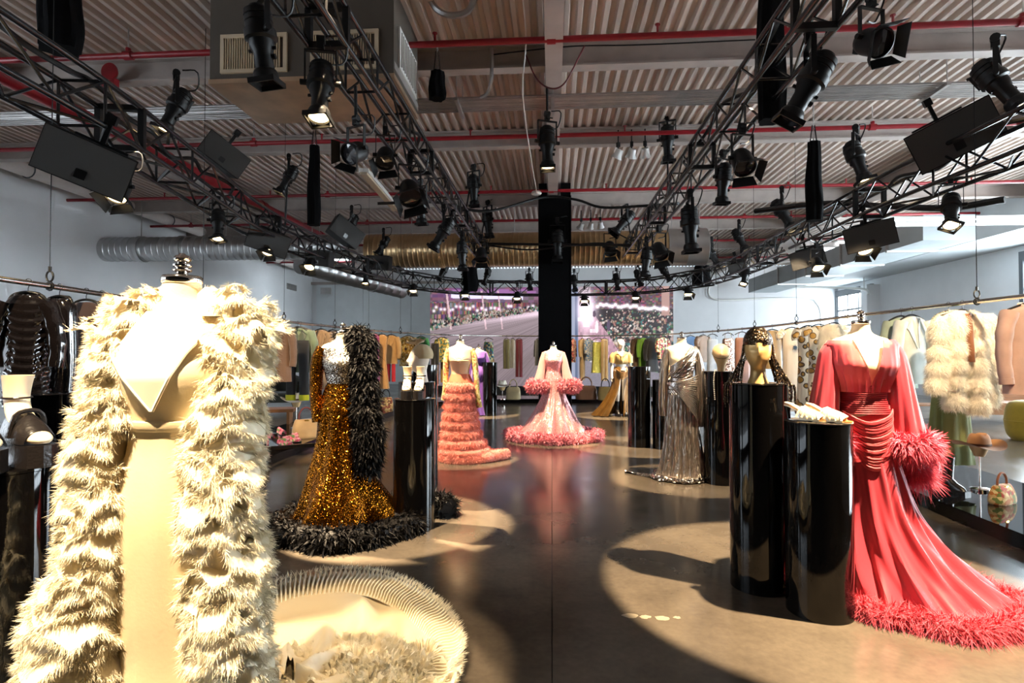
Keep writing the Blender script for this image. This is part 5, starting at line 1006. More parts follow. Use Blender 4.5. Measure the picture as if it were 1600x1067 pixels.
# ------------------------------------------------------------------ shoes
def foot_form(mb, o, s=1.0, lean=0.0, flat=False):
    """A shop foot form: toes forward (-y), cut off above the ankle."""
    rows = smooth_rows([(.000, 0, -.085, .020, .020), (.012, 0, -.06, .036, .05), (.030, 0, -.03, .036, .06), (.055, 0, .010, .034, .050), (.085, 0, .04, .032, .042), (.12, 0, .055, .031, .036), (.16, 0, .055, .034, .038), (.20, 0, .05, .040, .042)], 22)
    R = ell_rings(rows, 24)*s+np.asarray(o); mb.loft(R, True, True); return mb
def clog(x, y, z, rz, label, straps=False, plat=.065, heel=.10):
    t = thing('platform_shoe', label, 'shoe', (x, y, z), rz, None)
    fwd = [(-.125, .010), (-.10, .040), (-.05, .047), (0, .040), (.05, .034), (.10, .033), (.125, .02)]
    def sole(z0f, z1f, grow=0.0):
        lo = []; hi = []
        for yy, hw in fwd:
            f = np.clip((yy+.02)/.10, 0, 1); lo.append((yy, hw+grow, z0f(f))); hi.append((yy, hw+grow, z1f(f)))
        V = []
        for (a, b) in zip(lo, hi): V.append([(-a[1], a[0], a[2]), (a[1], a[0], a[2]), (b[1], b[0], b[2]), (-b[1], b[0], b[2])])
        return MB().loft(np.array(V), True, True)
    obj('sole', sole(lambda f: 0.0, lambda f: plat+(heel-plat)*f), M_leather, t, angle=30)
    f_ = obj('foot_form', foot_form(MB(), (0, 0, 0)), M_skin, t, loc=(0, -.005, plat+.004))
    if straps:
        for k, (y0, zz) in enumerate(((-.085, .012), (-.045, .03))):
            for s in (-1, 1): obj('cross_strap', MB().tube(spline([(-.042*s, y0+.02, plat+.008), (0, y0, plat+zz+.028), (.042*s, y0-.02+.03, plat+.01)], 14), .007, 6), M_leather, t)
        obj('ankle_strap', MB().tube([(.040*math.cos(a), .045+.046*math.sin(a), plat+.125) for a in np.linspace(0, 2*PI, 24)], .006, 6), M_leather, t)
    else:
        R = [];
        for yy, w_, h0 in ((-.086, .042, .036), (-.06, .047, .060), (-.03, .047, .078), (0, .044, .092), (.03, .042, .098), (.055, .042, .09)):
            a = np.linspace(0, PI, 16); R.append(np.stack([w_*np.cos(a), np.full(16, yy), plat+.004+h0*np.sin(a)], 1))
        u = obj('upper', MB().loft(R, close=False), M_leather, t)
        obj('strap', MB().tube(spline([(-.046, -.01, plat+.02), (-.03, -.02, plat+.090), (.03, -.02, plat+.090), (.048, -.01, plat+.02)], 14), .007, 6), M_leather, t)
        obj('ankle_strap', MB().tube([(.036*math.cos(a), .052+.042*math.sin(a), plat+.135) for a in np.linspace(0, 2*PI, 24)], .003, 5), M_leather, t)
    return t
clog(-1.60, 1.63, 1.16, 1.2, 'black platform clog on a cream foot form, nearer the ruffled coat'); clog(-1.655, 1.525, 1.16, 1.2, 'black platform clog on a cream foot form at the very edge of the photo')
clog(-1.235, 4.80, 1.10, .15, 'left strappy black platform sandal on a foot form', True, .07, .11); clog(-1.125, 4.80, 1.10, .05, 'right strappy black platform sandal on a foot form', True, .07, .11)
M_mule = mat('cream_leather', 'ead8b4', rough=.35); M_insole = mat('tan_insole', 'c58a4a', rough=.4)
def mule(x, y, z, rz, label):
    t = thing('mule_shoe', label, 'shoe', (x, y, z), rz, 'cream mules')
    out = [(-.12, .012, .006), (-.09, .036, .006), (-.05, .043, .006), (-.01, .036, .022), (.04, .030, .058), (.09, .030, .082), (.12, .020, .088)]
    R = [[(-w_, yy, zz), (w_, yy, zz), (w_, yy, zz+.007), (-w_, yy, zz+.007)] for yy, w_, zz in out]; obj('insole', MB().loft(np.array(R), True, True), M_insole, t, angle=30)
    R = [[(-w_-.002, yy, zz-.006), (w_+.002, yy, zz-.006), (w_+.002, yy, zz), (-w_-.002, yy, zz)] for yy, w_, zz in out]; obj('sole', MB().loft(np.array(R), True, True), M_mule, t, angle=30)
    obj('heel', MB().tube([(0, .108, .084), (0, .103, .04), (0, .10, .002)], [.020, .012, .011], 10), M_leather, t)
    R = []
    for yy, w_, h in ((-.088, .040, .034), (-.065, .046, .048), (-.035, .048, .060), (-.005, .045, .070), (.020, .041, .082)):
        a = np.linspace(0, PI, 18); R.append(np.stack([w_*np.cos(a), yy+.010*np.cos(a*2), .006+h*np.sin(a)**.8], 1))
    v = obj('vamp', MB().loft(R, close=False).loft([r*[.93, 1, .93] for r in R[::-1]], close=False), M_mule, t)
    for sx in (-1, 1):
        for q in range(3): obj('woven_band', MB().tube(spline([(sx*.046, -.075+.03*q, .012), (sx*.02, -.055+.03*q, .052+.008*q), (-sx*.02, -.035+.03*q, .056+.008*q), (-sx*.045, -.015+.03*q, .02)], 14), .0065, 6), M_mule, v)
    obj('heel_pad', MB().loft(np.array([[(-a, y, z_), (a, y, z_), (a, y, z_+.006), (-a, y, z_+.006)] for y, a, z_ in ((.03, .026, .057), (.06, .028, .075), (.09, .028, .090), (.118, .019, .096))]), True, True), M_mule, t)
mule(1.485, 3.44, 1.10, .85, 'cream leather mule on the right-hand plinth, left of its pair'); mule(1.585, 3.385, 1.10, .85, 'cream leather mule on the right-hand plinth, right of its pair')
t = thing('heeled_sandal', 'gold ruffled sandal on a pale foot form', 'shoe', (1.80, 9.02, 1.065), -.9); obj('foot_form', foot_form(MB(), (0, 0, .06), 1.25), M_skin, t)
M_lgold = mat('pale_gold_leather', 'c4a468', rough=.35, metal=.4); obj('sole', MB().bar((0, -.13, .01), (0, .0, .02), .085, .02).bar((0, 0, .02), (0, .11, .11), .07, .016).cyl((0, .10, .10), (0, .10, 0), .012, n=8), M_lgold, t, smooth=False)
mb = MB(); fr = MB()
for q in range(4): th = np.linspace(0, 2*PI, 40); ruffle_ribbon(mb, fr, np.stack([.04*np.cos(th), -.04+.03*q+.03*np.sin(th), .08+.025*q+0*th], 1), np.stack([np.cos(th), np.sin(th), .3+0*th], 1), .04, .012, 5, .2, RNG, 1)
obj('ruffle', mb, M_lgold, t)
# ------------------------------------------------------------------ heads
def head_mesh(mb, o, s=1.0):
    rows = smooth_rows([(-.17, 0, .02, .066, .065), (-.13, 0, .02, .050, .055), (-.085, 0, .018, .046, .052), (-.055, 0, -.005, .050, .072), (-.02, 0, -.014, .066, .088), (.01, 0, -.012, .077, .094), (.05, 0, -.008, .082, .102), (.10, 0, 0, .082, .100), (.15, 0, .006, .066, .082), (.18, 0, .01, .036, .045), (.188, 0, .012, .008, .01)], 40)
    R = ell_rings(rows, 36); f = np.where(R[..., 1] < -.02, 1, 0); nose = .022*np.exp(-((R[..., 0])/.014)**2-((R[..., 2]-.035)/.03)**2); R[..., 1] -= nose*f; brow = .010*np.exp(-((np.abs(R[..., 0])-.03)/.02)**2-((R[..., 2]-.062)/.014)**2); R[..., 1] += brow*f
    mb.loft(R*s+np.asarray(o), True, True); return mb
M_bronzehead = mat('antique_gold_head', 'c9a468', rough=.4, metal=.35, var=.1)
t = thing('head_form', 'antique gold head form with plain face under a chain headdress', 'head', (1.33, 3.78, 1.47), -.30); obj('head', head_mesh(MB(), (0, 0, 0), 1.0), M_bronzehead, t)
hd = thing('chain_headdress', 'dark metal chain headdress with long beaded strands', 'headdress', (1.33, 3.78, 1.47), -.30)
M_mail = sequin('dark_gold_mail', '4a3e30', 260, 1.0, .25)
R = ell_rings(smooth_rows([(.075, 0, .004, .090, .108), (.11, 0, .004, .089, .106), (.15, 0, .01, .074, .09), (.182, 0, .012, .044, .055), (.196, 0, .014, .01, .012)], 20), 40); obj('cap', MB().loft(R, False, True), M_mail, hd)
ME_BEAD = MB().lathe([(.001, -.006), (.0055, -.003), (.0055, .003), (.001, .006)], 8).mesh('bead', mat('bronze_bead', '7a6450', rough=.25, metal=.8)); ME_BEAD2 = MB().lathe([(.001, -.006), (.0055, -.003), (.0055, .003), (.001, .006)], 8).mesh('bead', mat('dark_bead', '2a2228', rough=.2, metal=.6))
rng = np.random.default_rng(31)
for k in range(64):
    a = rng.uniform(.02, .42)*PI*(1 if k % 2 else -1)+PI/2*0; sx = 1 if k % 2 else -1; th_ = rng.uniform(-.45, 1.3); p0 = np.array([sx*.088*math.cos(th_*.7), .09*math.sin(th_), .08])
    spread = rng.uniform(.10, .185); p1 = np.array([sx*spread, p0[1]*1.5-.04+rng.uniform(-.02, .02), -.165]); Ln = rng.uniform(.0, .17) if spread > .15 else 0
    pts = [p0, p0*[1.12, 1.05, 0]+[0, 0, .0], p1]
    if Ln: pts += [p1+[sx*.022, 0, -.02], p1+[sx*.026, 0, -.02-Ln]]
    P = spline(pts, 34); s = obj('bead_strand', MB().tube(P, .0042 if k < 18 else [.0028+.0026*(q % 2) for q in range(34)], 5), M_mail, hd)
    for j in range(2, 34, 2) if k < 18 else (): place('bead', ME_BEAD if (j//2+k) % 3 else ME_BEAD2, s, loc=tuple(P[j]))
t = thing('head_form', 'tan egg-shaped head form on a thin neck right of the silver gown', 'head', (1.95, 6.72, 1.28), -.25); M_tan = mat('tan_form', 'c9a878', rough=.5)
R = ell_rings(smooth_rows([(0, 0, 0, .040, .045), (.05, 0, 0, .045, .05), (.10, 0, -.01, .058, .07), (.15, 0, -.02, .082, .10), (.20, 0, -.01, .095, .115), (.25, 0, 0, .092, .11), (.29, 0, 0, .065, .08), (.315, 0, 0, .02, .025)], 30), 32); R[..., 1] -= .025*np.exp(-(R[..., 0]/.016)**2-((R[..., 2]-.19)/.03)**2)*(R[..., 1] < 0); obj('head', MB().loft(R, True, True), M_tan, t); obj('thin_strap', MB().tube([(.098*math.cos(a), .118*math.sin(a), .205+.06*math.sin(a)) for a in np.linspace(0, 2*PI, 30)], .003, 5), M_leather, t)
hd = thing('bead_necklace', 'long white bead strand hanging down the plinth right of the silver gown', 'necklace', (1.83, 6.565, 1.28), 0); P = spline([(.05, .10, .012), (.02, .03, .012), (0, -.008, 0), (-.012, -.012, -.12), (.0, -.012, -.32)], 44); s = obj('cord', MB().tube(P, .002, 4), M_mail, hd)
MEW = MB().lathe([(.001, -.008), (.007, -.004), (.007, .004), (.001, .008)], 8).mesh('bead', mat('white_bead', 'e8e0d4', rough=.2))
for j in range(0, 44, 2): place('bead', MEW, hd, loc=tuple(P[j]))
t = thing('head_form', 'white head form in profile wearing a knotted beige scarf', 'head', (-1.30, 5.55, 1.375), -1.25); obj('head', head_mesh(MB(), (0, 0, 0), 1.0), M_body, t)
hd = thing('head_scarf', 'knotted beige scarf on the white head form', 'scarf', (-1.30, 5.55, 1.375), -1.25); M_scarf = fabric('beige_scarf', 'c4ae88'); R = ell_rings(smooth_rows([(.06, 0, .02, .090, .105, .02), (.10, 0, .02, .092, .11, .04), (.15, 0, .02, .08, .095, .05), (.19, 0, .02, .05, .06, .05), (.205, 0, .02, .01, .012, 0)], 18), 40, 9); obj('wrap', MB().loft(R, False, True), M_scarf, hd)
mb = MB(); fr = MB()
for q in range(3): th = np.linspace(0, 2*PI, 36); ruffle_ribbon(mb, fr, np.stack([.03*np.cos(th), -.05+.02*q+.03*np.sin(th), .20+.015*q+0*th], 1), np.stack([np.cos(th), np.sin(th), .6+0*th], 1), .05, .014, 4, .1, RNG, 1)
obj('knot', mb, M_scarf, hd)
# ================================================================== clothes on the rail
def rail_frame(px):
    i = min(max(on_rail(px), 1), len(RAIL)-2); T = RAIL[i+1]-RAIL[i-1]; T /= np.linalg.norm(T)
    if T[1] < 0: T = -T
    return R3[i], math.atan2(-T[0], T[1])
ME_HANG = None
def hanger(t, wd=.40):
    obj('hanger', MB().tube(spline([(-.02, 0, .0), (-.012, 0, .024), (0, 0, .030), (.018, 0, .022), (.018, 0, -.004), (.002, 0, -.03), (0, 0, -.07)], 24), .0028, 6).tube(spline([(-wd/2+.02, 0, -.125), (-.08, 0, -.085), (0, 0, -.065), (.08, 0, -.085), (wd/2-.02, 0, -.125)], 16), .010, 8), M_hook, t)
def garment(px, label, cat, name, material, L=.7, W=.42, dep=.10, waist=.92, hem=1.0, sleeves=0.0, slm=None, lapel=None, buttons=None, badge=None, yaw=0.0, folds=6, amp=.05, drop=0.0, collar=None, strap=False, cuff=None, ruche=0.0):
    p, rz = rail_frame(px); t = thing(name, label, cat, (p[0], p[1], p[2]-drop), rz+yaw, 'clothes hanging on the rail'); hanger(t, W)
    rng = np.random.default_rng(px)
    if strap: rows = [(-.19, 0, 0, W*.36, dep*.35, .0), (-.26, 0, 0, W*.44, dep*.5, .02)]
    else: rows = [(-.088, 0, 0, .058, dep*.36, 0), (-.10, 0, 0, .085, dep*.42, 0), (-.135, 0, 0, W*.46, dep*.46, 0), (-.19, 0, 0, W*.5, dep*.52, .01)]
    z0 = rows[-1][0]; rows += [(z0-(L-.12)*.4, 0, 0, W*.5*waist, dep*.58, amp*.5), (z0-(L-.12)*.7, 0, 0, W*.5*(waist+hem)/2, dep*.66, amp), (z0-(L-.12), 0, 0, W*.5*hem, dep*.72*hem, amp)]
    R = ell_rings(smooth_rows(rows, 30 if not ruche else 70), 56, folds, rng=rng, sq=2.6)
    if ruche: q = np.arange(70)[:, None]; a = np.linspace(0, 2*PI, 56)[None]; R[..., :2] *= (1+ruche*np.sin(q*1.15+2.2*np.sin(a*2+1))*np.clip((q-8)/8, 0, 1))[..., None]
    obj('body', MB().loft(R), material, t)
    if strap:
        for sx in (-1, 1): obj('strap', MB().tube(spline([(sx*.06, 0, -.085), (sx*W*.25, -dep*.1, -.13), (sx*W*.27, -dep*.2, -.21)], 10), .006, 5), material, t)
    for sx in (-1, 1):
        if sleeves:
            P = spline([(sx*W*.42, 0, -.15), (sx*(W*.5+.03), -.01, -.15-sleeves*.3), (sx*(W*.5+.055), -.02, -.15-sleeves*.7), (sx*(W*.5+.045), -.03, -.15-sleeves)], 18)
            s = obj('sleeve', MB().tube(P, np.interp(np.linspace(0, 1, 18), [0, .3, 1], [.07, .064, .052])*(1+.05*np.sin(np.arange(18)*1.3)), 14), slm or material, t)
            if cuff: obj('cuff', MB().cyl(P[-1], P[-1]+(P[-1]-P[-2])*1.5, .055, n=14), cuff, s)
        if lapel is not None:
            zt, zb = -.10, -.10-L*.45
            V = np.array([(sx*.055, -dep*.40, zt), (sx*.125, -dep*.50, zt-.13), (sx*.10, -dep*.58, zt-.17), (sx*.012, -dep*.66, zb), (sx*.005, -dep*.60, zt-.12)]); V = np.vstack([V, V+[0, -.008, 0]])
            obj('lapel', MB().add(V, [(5, 6, 7), (5, 7, 8), (5, 8, 9), (0, 2, 1), (0, 3, 2), (0, 4, 3)]).add(V, [(i, (i+1) % 5, (i+1) % 5+5, i+5) for i in range(5)]), lapel, t, smooth=False)
    if collar is not None: obj('collar', MB().tube([(.066*math.cos(a), .05*math.sin(a), -.088+.018*math.sin(a)) for a in np.linspace(-.35*PI, 1.35*PI, 20)], .016, 8), collar, t)
    if buttons is not None:
        for q in range(3): obj('button', MB().cyl((.03, -dep*.60, -.10-L*(.5+.12*q)), (.03, -dep*.72, -.10-L*(.5+.12*q)), .011, n=10), buttons, t)
    if badge is not None:
        th = np.linspace(0, 2*PI, 16, endpoint=False); rr = np.where(np.arange(16) % 2, .022, .05); z_, x_ = badge[1], badge[2]
        Rb = np.stack([x_+rr*np.cos(th), np.full(16, -dep*.72), z_+rr*np.sin(th)], 1); obj('brooch', MB().loft(np.array([Rb, Rb*[1, 1, 1]-[0, .02, 0]]), True, True), badge[0], t, smooth=False)
    return t
def trousers(px, label, material, L=1.0, top=-.12, W=.30, cuff=None, yaw=0.0, drop=0.0):
    p, rz = rail_frame(px); t = thing('trousers', label, 'trousers', (p[0], p[1], p[2]-drop), rz+yaw, 'clothes hanging on the rail'); hanger(t, .36)
    obj('waistband', MB().loft(ell_rings([(top, 0, 0, W*.5, .035), (top-.05, 0, 0, W*.5, .045)], 30)), material, t)
    for sx in (-1, 1):
        lg = obj('leg', MB().loft(ell_rings(smooth_rows([(top-.045, sx*W*.25, 0, W*.27, .045, .02), (top-.25, sx*W*.27, 0, W*.25, .055, .04), (top-L*.6, sx*W*.29, 0, W*.21, .05, .05), (top-L, sx*W*.30, 0, W*.20, .05, .05)], 22), 28, 4)), material, t)
        if cuff: obj('cuff', MB().loft(ell_rings([(top-L+.09, sx*W*.30, 0, W*.22, .056), (top-L-.005, sx*W*.30, 0, W*.22, .056)], 24)), cuff, lg)
    return t
V_ = mat('black_vinyl', (.008, .006, .006), rough=.10, coat=1.0, bump=.5, bscale=14)
F = fabric
bl = F('black_wool', '151314'); gold_b = mat('gold_metal', 'c9a24a', rough=.3, metal=1.0)
garment(52, 'ruched black vinyl coat nearest on the left rail', 'coat', 'vinyl_coat', V_, .82, .26, .15, .82, 1.0, .46, amp=.10, folds=9, collar=V_, ruche=.055, yaw=.35)
garment(86, 'smooth black vinyl cape-shaped dress beside the ruched vinyl coat', 'dress', 'vinyl_dress', V_, .80, .24, .16, 1.05, 1.15, 0, amp=.06, folds=5, collar=V_)
garment(140, 'sleeveless dark brown top between vinyl clothes and ruffled coat', 'top', 'sleeveless_top', F('dark_brown_knit', '3a2620'), .60, .26, .09, .8, .95)
garment(158, 'black long-sleeved top just behind the dark brown top', 'top', 'knit_top', bl, .58, .28, .08, .85, .95, .3)
garment(384, 'tan cropped waistcoat right beside the ruffled coat', 'waistcoat', 'cropped_waistcoat', F('tan_cloth', 'b58a55'), .36, .34, .10, 1, 1)
trousers(402, 'navy trousers left of the brown tweed coat', F('navy_wool', '22243a'), 1.20, -.30, .30)
garment(433, 'brown tweed double-breasted coat with a star brooch', 'coat', 'tweed_coat', F('brown_tweed', '7a5c46', '5e4434', 'check', 26), .90, .42, .14, .95, 1.05, .58, lapel=F('brown_tweed', '7a5c46'), buttons=gold_b, badge=(gold_b, -.36, .01))
garment(471, 'grey-green tailored jacket with dark lapels', 'jacket', 'tailored_jacket', F('sage_wool', '5d6b54'), .78, .42, .14, .9, 1.05, .58, lapel=F('dark_green_satin', '39402f', rough=.4), buttons=gold_b, yaw=.12, cuff=F('pale_blue_cotton', 'a9b8c4'))
trousers(466, 'black trousers with bright yellow cuffs below the grey-green jacket', bl, 1.02, -.30, .40, cuff=F('yellow_cuff', 'c8c81e'))
garment(503, 'beige checked long coat right of the grey-green jacket', 'coat', 'checked_coat', F('beige_check', 'a88a66', '6b4f38', 'check', 14), 1.12, .34, .12, .95, 1.0, .60, lapel=F('beige_check', 'a88a66'))
garment(520, 'dark brown short jacket behind the gold gown', 'jacket', 'short_jacket', F('cocoa_wool', '4b382c'), .60, .32, .10, .9, 1, .5)
garment(545, 'taupe jacket behind the neck of the gold gown', 'jacket', 'taupe_jacket', F('taupe_wool', '8a6a55'), .62, .34, .10, .9, 1, .5)
garment(585, 'magenta dress edge showing beside the black stole', 'dress', 'magenta_dress', F('magenta_silk', '8a2a5a', rough=.4), 1.10, .26, .08, .9, 1.1)
garment(597, 'long tan dress right of the black stole', 'dress', 'tan_dress', F('tan_crepe', 'b9874f'), 1.30, .30, .12, .8, 1.3, folds=8)
trousers(612, 'bright red trousers under the tan jacket', F('red_cloth', 'c21f2a'), .98, -.25, .24)
garment(611, 'tan jacket above the bright red trousers', 'jacket', 'tan_jacket', F('camel_wool', 'b98d55'), .72, .36, .12, .9, 1, .5, lapel=F('camel_wool', 'b98d55'))
garment(637, 'yellow floral coat left of the green top', 'coat', 'floral_coat', F('yellow_floral', 'c79a34', pattern='floral', scale=26, colors=['c79a34', 'd9b25a', '8a6420', 'c28a2a', 'e0c890']), .80, .42, .13, .95, 1.1, .55, badge=(mat('dark_brooch', '3a1a14'), -.42, .0))
garment(658, 'emerald green top behind the scarfed head', 'top', 'green_top', F('emerald_silk', '1f7a3c', rough=.4), .55, .36, .12, .9, 1, .4)
garment(689, 'teal and yellow floral shirt left of the salmon gown', 'shirt', 'floral_shirt', F('teal_floral', '6a8a5a', pattern='floral', scale=22, colors=['c9b04a', '4f7a6a', 'd8c68a', '35604e', 'a88a3a']), .72, .40, .12, 1, 1.05, .4)
trousers(681, 'black trousers beyond the plinth with the scarfed head', bl, 1.15, -.25, .26)
trousers(695, 'mustard trousers left of the salmon gown', F('mustard_cloth', 'b98f3a'), 1.18, -.2, .24)
garment(763, 'blue and green floral short dress beside the lone plinth', 'dress', 'floral_dress', F('blue_floral', '4a7a8a', pattern='floral', scale=18, colors=['3f7f94', '7aa35a', 'c9b27a', '2d5a6a', 'd8d4b0', '8a5a3a']), .80, .34, .14, .95, 1.2, 0, strap=True, yaw=.9)
trousers(791, 'olive trousers before the screen', F('olive_wool', '5a5a3e'), .92, -.1, .30, yaw=.35); trousers(800, 'light grey trousers before the screen', F('grey_wool', '8a8a86'), .90, -.1, .26, yaw=.2); trousers(811, 'dark red trousers before the screen', F('wine_cloth', '5c1628'), 1.18, -.1, .30, yaw=.55)
garment(838, 'charcoal coat just left of the black column', 'coat', 'charcoal_coat', F('charcoal_wool', '2e3030'), .85, .36, .12, .95, 1, .5, yaw=.2)
garment(896, 'red floral blouse just right of the black column', 'blouse', 'floral_blouse', F('red_floral', '7a2a2a', pattern='floral', scale=24, colors=['8a2f2f', 'c9a27a', '4a2a2a', 'b8604a']), .75, .34, .12, .9, 1, .5, yaw=-.2)
garment(911, 'long beige jumpsuit right of the black column', 'jumpsuit', 'beige_jumpsuit', F('beige_twill', 'a8895c'), 1.30, .30, .10, .8, .7, .5, yaw=-.35); garment(920, 'blue printed shirt behind the beige jumpsuit', 'shirt', 'printed_shirt', F('blue_print', '4a6a8a', 'c0b090', 'blob', 30), .70, .34, .10, .95, 1, .4, yaw=-.4)
garment(933, 'pale green sequin dress before the screen', 'dress', 'sequin_dress', sequin('pale_green_sequins', 'b5b25a', 120, .8, .3, .6), 1.0, .40, .14, .95, 1.2, 0, strap=True, yaw=-.9)
trousers(946, 'beige tailored trousers right of the pale green dress', F('beige_twill', 'a8895c'), 1.28, -.1, .28, yaw=-.4)
garment(998, 'brown patterned dress left of the lime coat', 'dress', 'patterned_dress', F('brown_pattern', '4a3526', '8a6a4a', 'check', 20), 1.0, .34, .12, .9, 1, .4, yaw=-.3); garment(1007, 'lime green coat behind the plinth pair', 'coat', 'lime_coat', F('lime_cloth', '6a9a2a'), .98, .34, .12, .95, 1, .5, yaw=-.2); garment(1018, 'black coat right of the lime coat', 'coat', 'black_coat', bl, 1.0, .38, .13, .95, 1.05, .6, yaw=-.3)
garment(1034, 'red and green floral top left of the silver gown', 'top', 'floral_camisole', F('garden_floral', '8a3a3a', pattern='floral', scale=24, colors=['a83a4a', '4a7a4a', 'd8b28a', '6a2a3a', 'e0d0b0']), .62, .36, .12, .95, 1, .35)
garment(1080, 'blue denim shirt behind the shoulder of the silver gown', 'shirt', 'denim_shirt', F('denim', '3f5f86'), .50, .36, .12, .95, 1, .3)
garment(1099, 'grey tee shirt right of the silver gown', 'shirt', 'tee_shirt', F('mushroom_jersey', '8f7868'), .68, .36, .12, .95, 1, .22, yaw=.3); garment(1112, 'pale checked skirt behind the tan head form', 'skirt', 'checked_skirt', F('pale_check', 'c9cdd2', '8a9098', 'check', 18), 1.10, .30, .12, .9, 1.1, strap=True)
garment(1137, 'beaded silver mesh top right of the tan head form', 'top', 'mesh_top', sequin('copper_silver_mesh', 'b8988a', 110, 1.0, .25), 1.05, .30, .10, .9, 1.05, strap=True); garment(1160, 'long brown pleated dress left of the chain headdress', 'dress', 'brown_dress', F('brown_silk', '8a5a44', rough=.45), 1.45, .36, .12, .9, 1.1, folds=10, strap=True)
garment(1206, 'tan leather short-sleeved shirt behind the chain headdress', 'shirt', 'leather_shirt', F('tan_leather', 'a8834e', rough=.45), .75, .36, .13, .95, 1, .3)
garment(1238, 'long cream striped dress with a blue brooch', 'dress', 'striped_dress', F('cream_stripe', 'e6d8c4', 'b5957a', 'stripe', 16), 1.46, .34, .13, .95, 1.1, .12, folds=9, badge=(mat('blue_brooch', '5a7088', rough=.3, metal=.6), -.42, .01))
garment(1264, 'cream and brown pineapple print dress', 'dress', 'pineapple_dress', F('pineapple_print', 'efe2cc', pattern='blob', scale=7.5, colors=['efe2cc', 'b98a3e', '3f2a16']), 1.30, .34, .13, .95, 1.1, .15, folds=6)
garment(1280, 'white printed dress with a blue brooch left of the coral gown', 'dress', 'printed_dress', F('white_print', 'e8dcc8', pattern='blob', scale=9, colors=['e8dcc8', 'c0934a', '4a3018']), 1.2, .32, .12, .95, 1.1, .1, badge=(mat('blue_brooch', '5a7088'), -.36, .0))
# fur pieces
M_fur = mat('cream_fur', 'f6ecd9', rough=.9, sheen=.3, var=.10, scale=10)
p, rz = rail_frame(1302); t = thing('fur_jacket', 'cream fur jacket just behind the shoulder of the coral gown', 'jacket', tuple(p), rz, 'clothes hanging on the rail'); hanger(t); R = ell_rings(smooth_rows([(-.09, 0, 0, .09, .07), (-.14, 0, 0, .19, .09), (-.3, 0, 0, .21, .11), (-.55, 0, 0, .21, .11)], 14), 40); mb = MB().loft(R); fur(mb, R, 5000, .05, .004, .6, .5, .5); obj('pelt', mb, M_fur, t)
p, rz = rail_frame(1500); t = thing('fur_coat', 'thick white fur coat of stacked pelts hanging on the right rail', 'coat', tuple(p), rz+.12, 'clothes hanging on the rail'); hanger(t, .5)
def pelt(rows, name, n, rngs):
    R = ell_rings(smooth_rows(rows, 16), 40); mb = MB().loft(R, True, True); fur(mb, R, n, .045, .003, .8, .40, .4, rng=np.random.default_rng(rngs)); obj(name, mb, M_fur, t)
def pelt_column(name, cx, cy, rx, ry, z0, z1, nb, sd, lean=0.0):
    h0 = (z0-z1)/nb; off = (0, .06, .03, .09, -.04)[sd % 5]
    for q in range(nb):
        a = z0-q*h0-off*(q > 0); h = h0+(off if q == 0 else 0); f = q/nb; x = cx+lean*f; w_ = 1+.12*f
        pelt([(a+.012, x, cy, rx*.70*w_, ry*.68), (a-h*.25, x, cy, rx*w_, ry), (a-h*.65, x, cy, rx*1.08*w_, ry*1.12), (a-h*1.0, x, cy, rx*.80*w_, ry*.78)], name, 2600, sd*20+q)
pelt_column('front_pelt', -.125, -.04, .078, .085, -.13, -1.02, 5, 1, -.02); pelt_column('front_pelt', .115, -.04, .078, .09, -.12, -1.10, 5, 2, .0); pelt_column('front_pelt', .255, -.0, .07, .08, -.12, -1.04, 5, 5, .03)
pelt_column('sleeve_pelt', -.295, -.05, .075, .075, -.19, -.82, 4, 3, -.06); pelt_column('sleeve_pelt', .335, .02, .072, .075, -.17, -.88, 4, 4, .05)
pelt([(-.075, 0, .03, .09, .07), (-.11, 0, .03, .20, .09), (-.16, 0, .02, .28, .10), (-.20, 0, .02, .28, .10)], 'collar_pelt', 4200, 99)
obj('lining', MB().loft(ell_rings([(-.11, 0, -.04, .05, .05), (-.35, 0, -.06, .04, .06), (-.60, .01, -.07, .02, .06)], 20)), F('brown_lining', '7a4a2a', rough=.4), t)
garment(1407, 'mint tailored jacket between the coral gown and the fur coat', 'jacket', 'mint_jacket', F('mint_wool', '9fae9c'), .86, .36, .12, .92, 1, .58, lapel=F('mint_wool', '9fae9c'), yaw=.15); garment(1424, 'white long-sleeved jacket right behind the mint jacket', 'jacket', 'white_jacket', F('white_cotton', 'd8dcd8'), .80, .34, .12, .92, 1, .66, lapel=F('white_cotton', 'd8dcd8'), yaw=.2)
garment(1478, 'long green tulle dress showing below the fur coat', 'dress', 'tulle_dress', F('moss_tulle', '7f8a52'), 1.60, .34, .16, .9, 1.25, folds=12, amp=.08)
garment(1612, 'pale pink shirt with cuffs at the right edge', 'shirt', 'pink_shirt', F('pink_cotton', 'c9a596'), .80, .44, .14, .95, 1.05, .58, cuff=F('pink_cotton', 'c9a596'), collar=F('pink_cotton', 'c9a596'), yaw=.2)
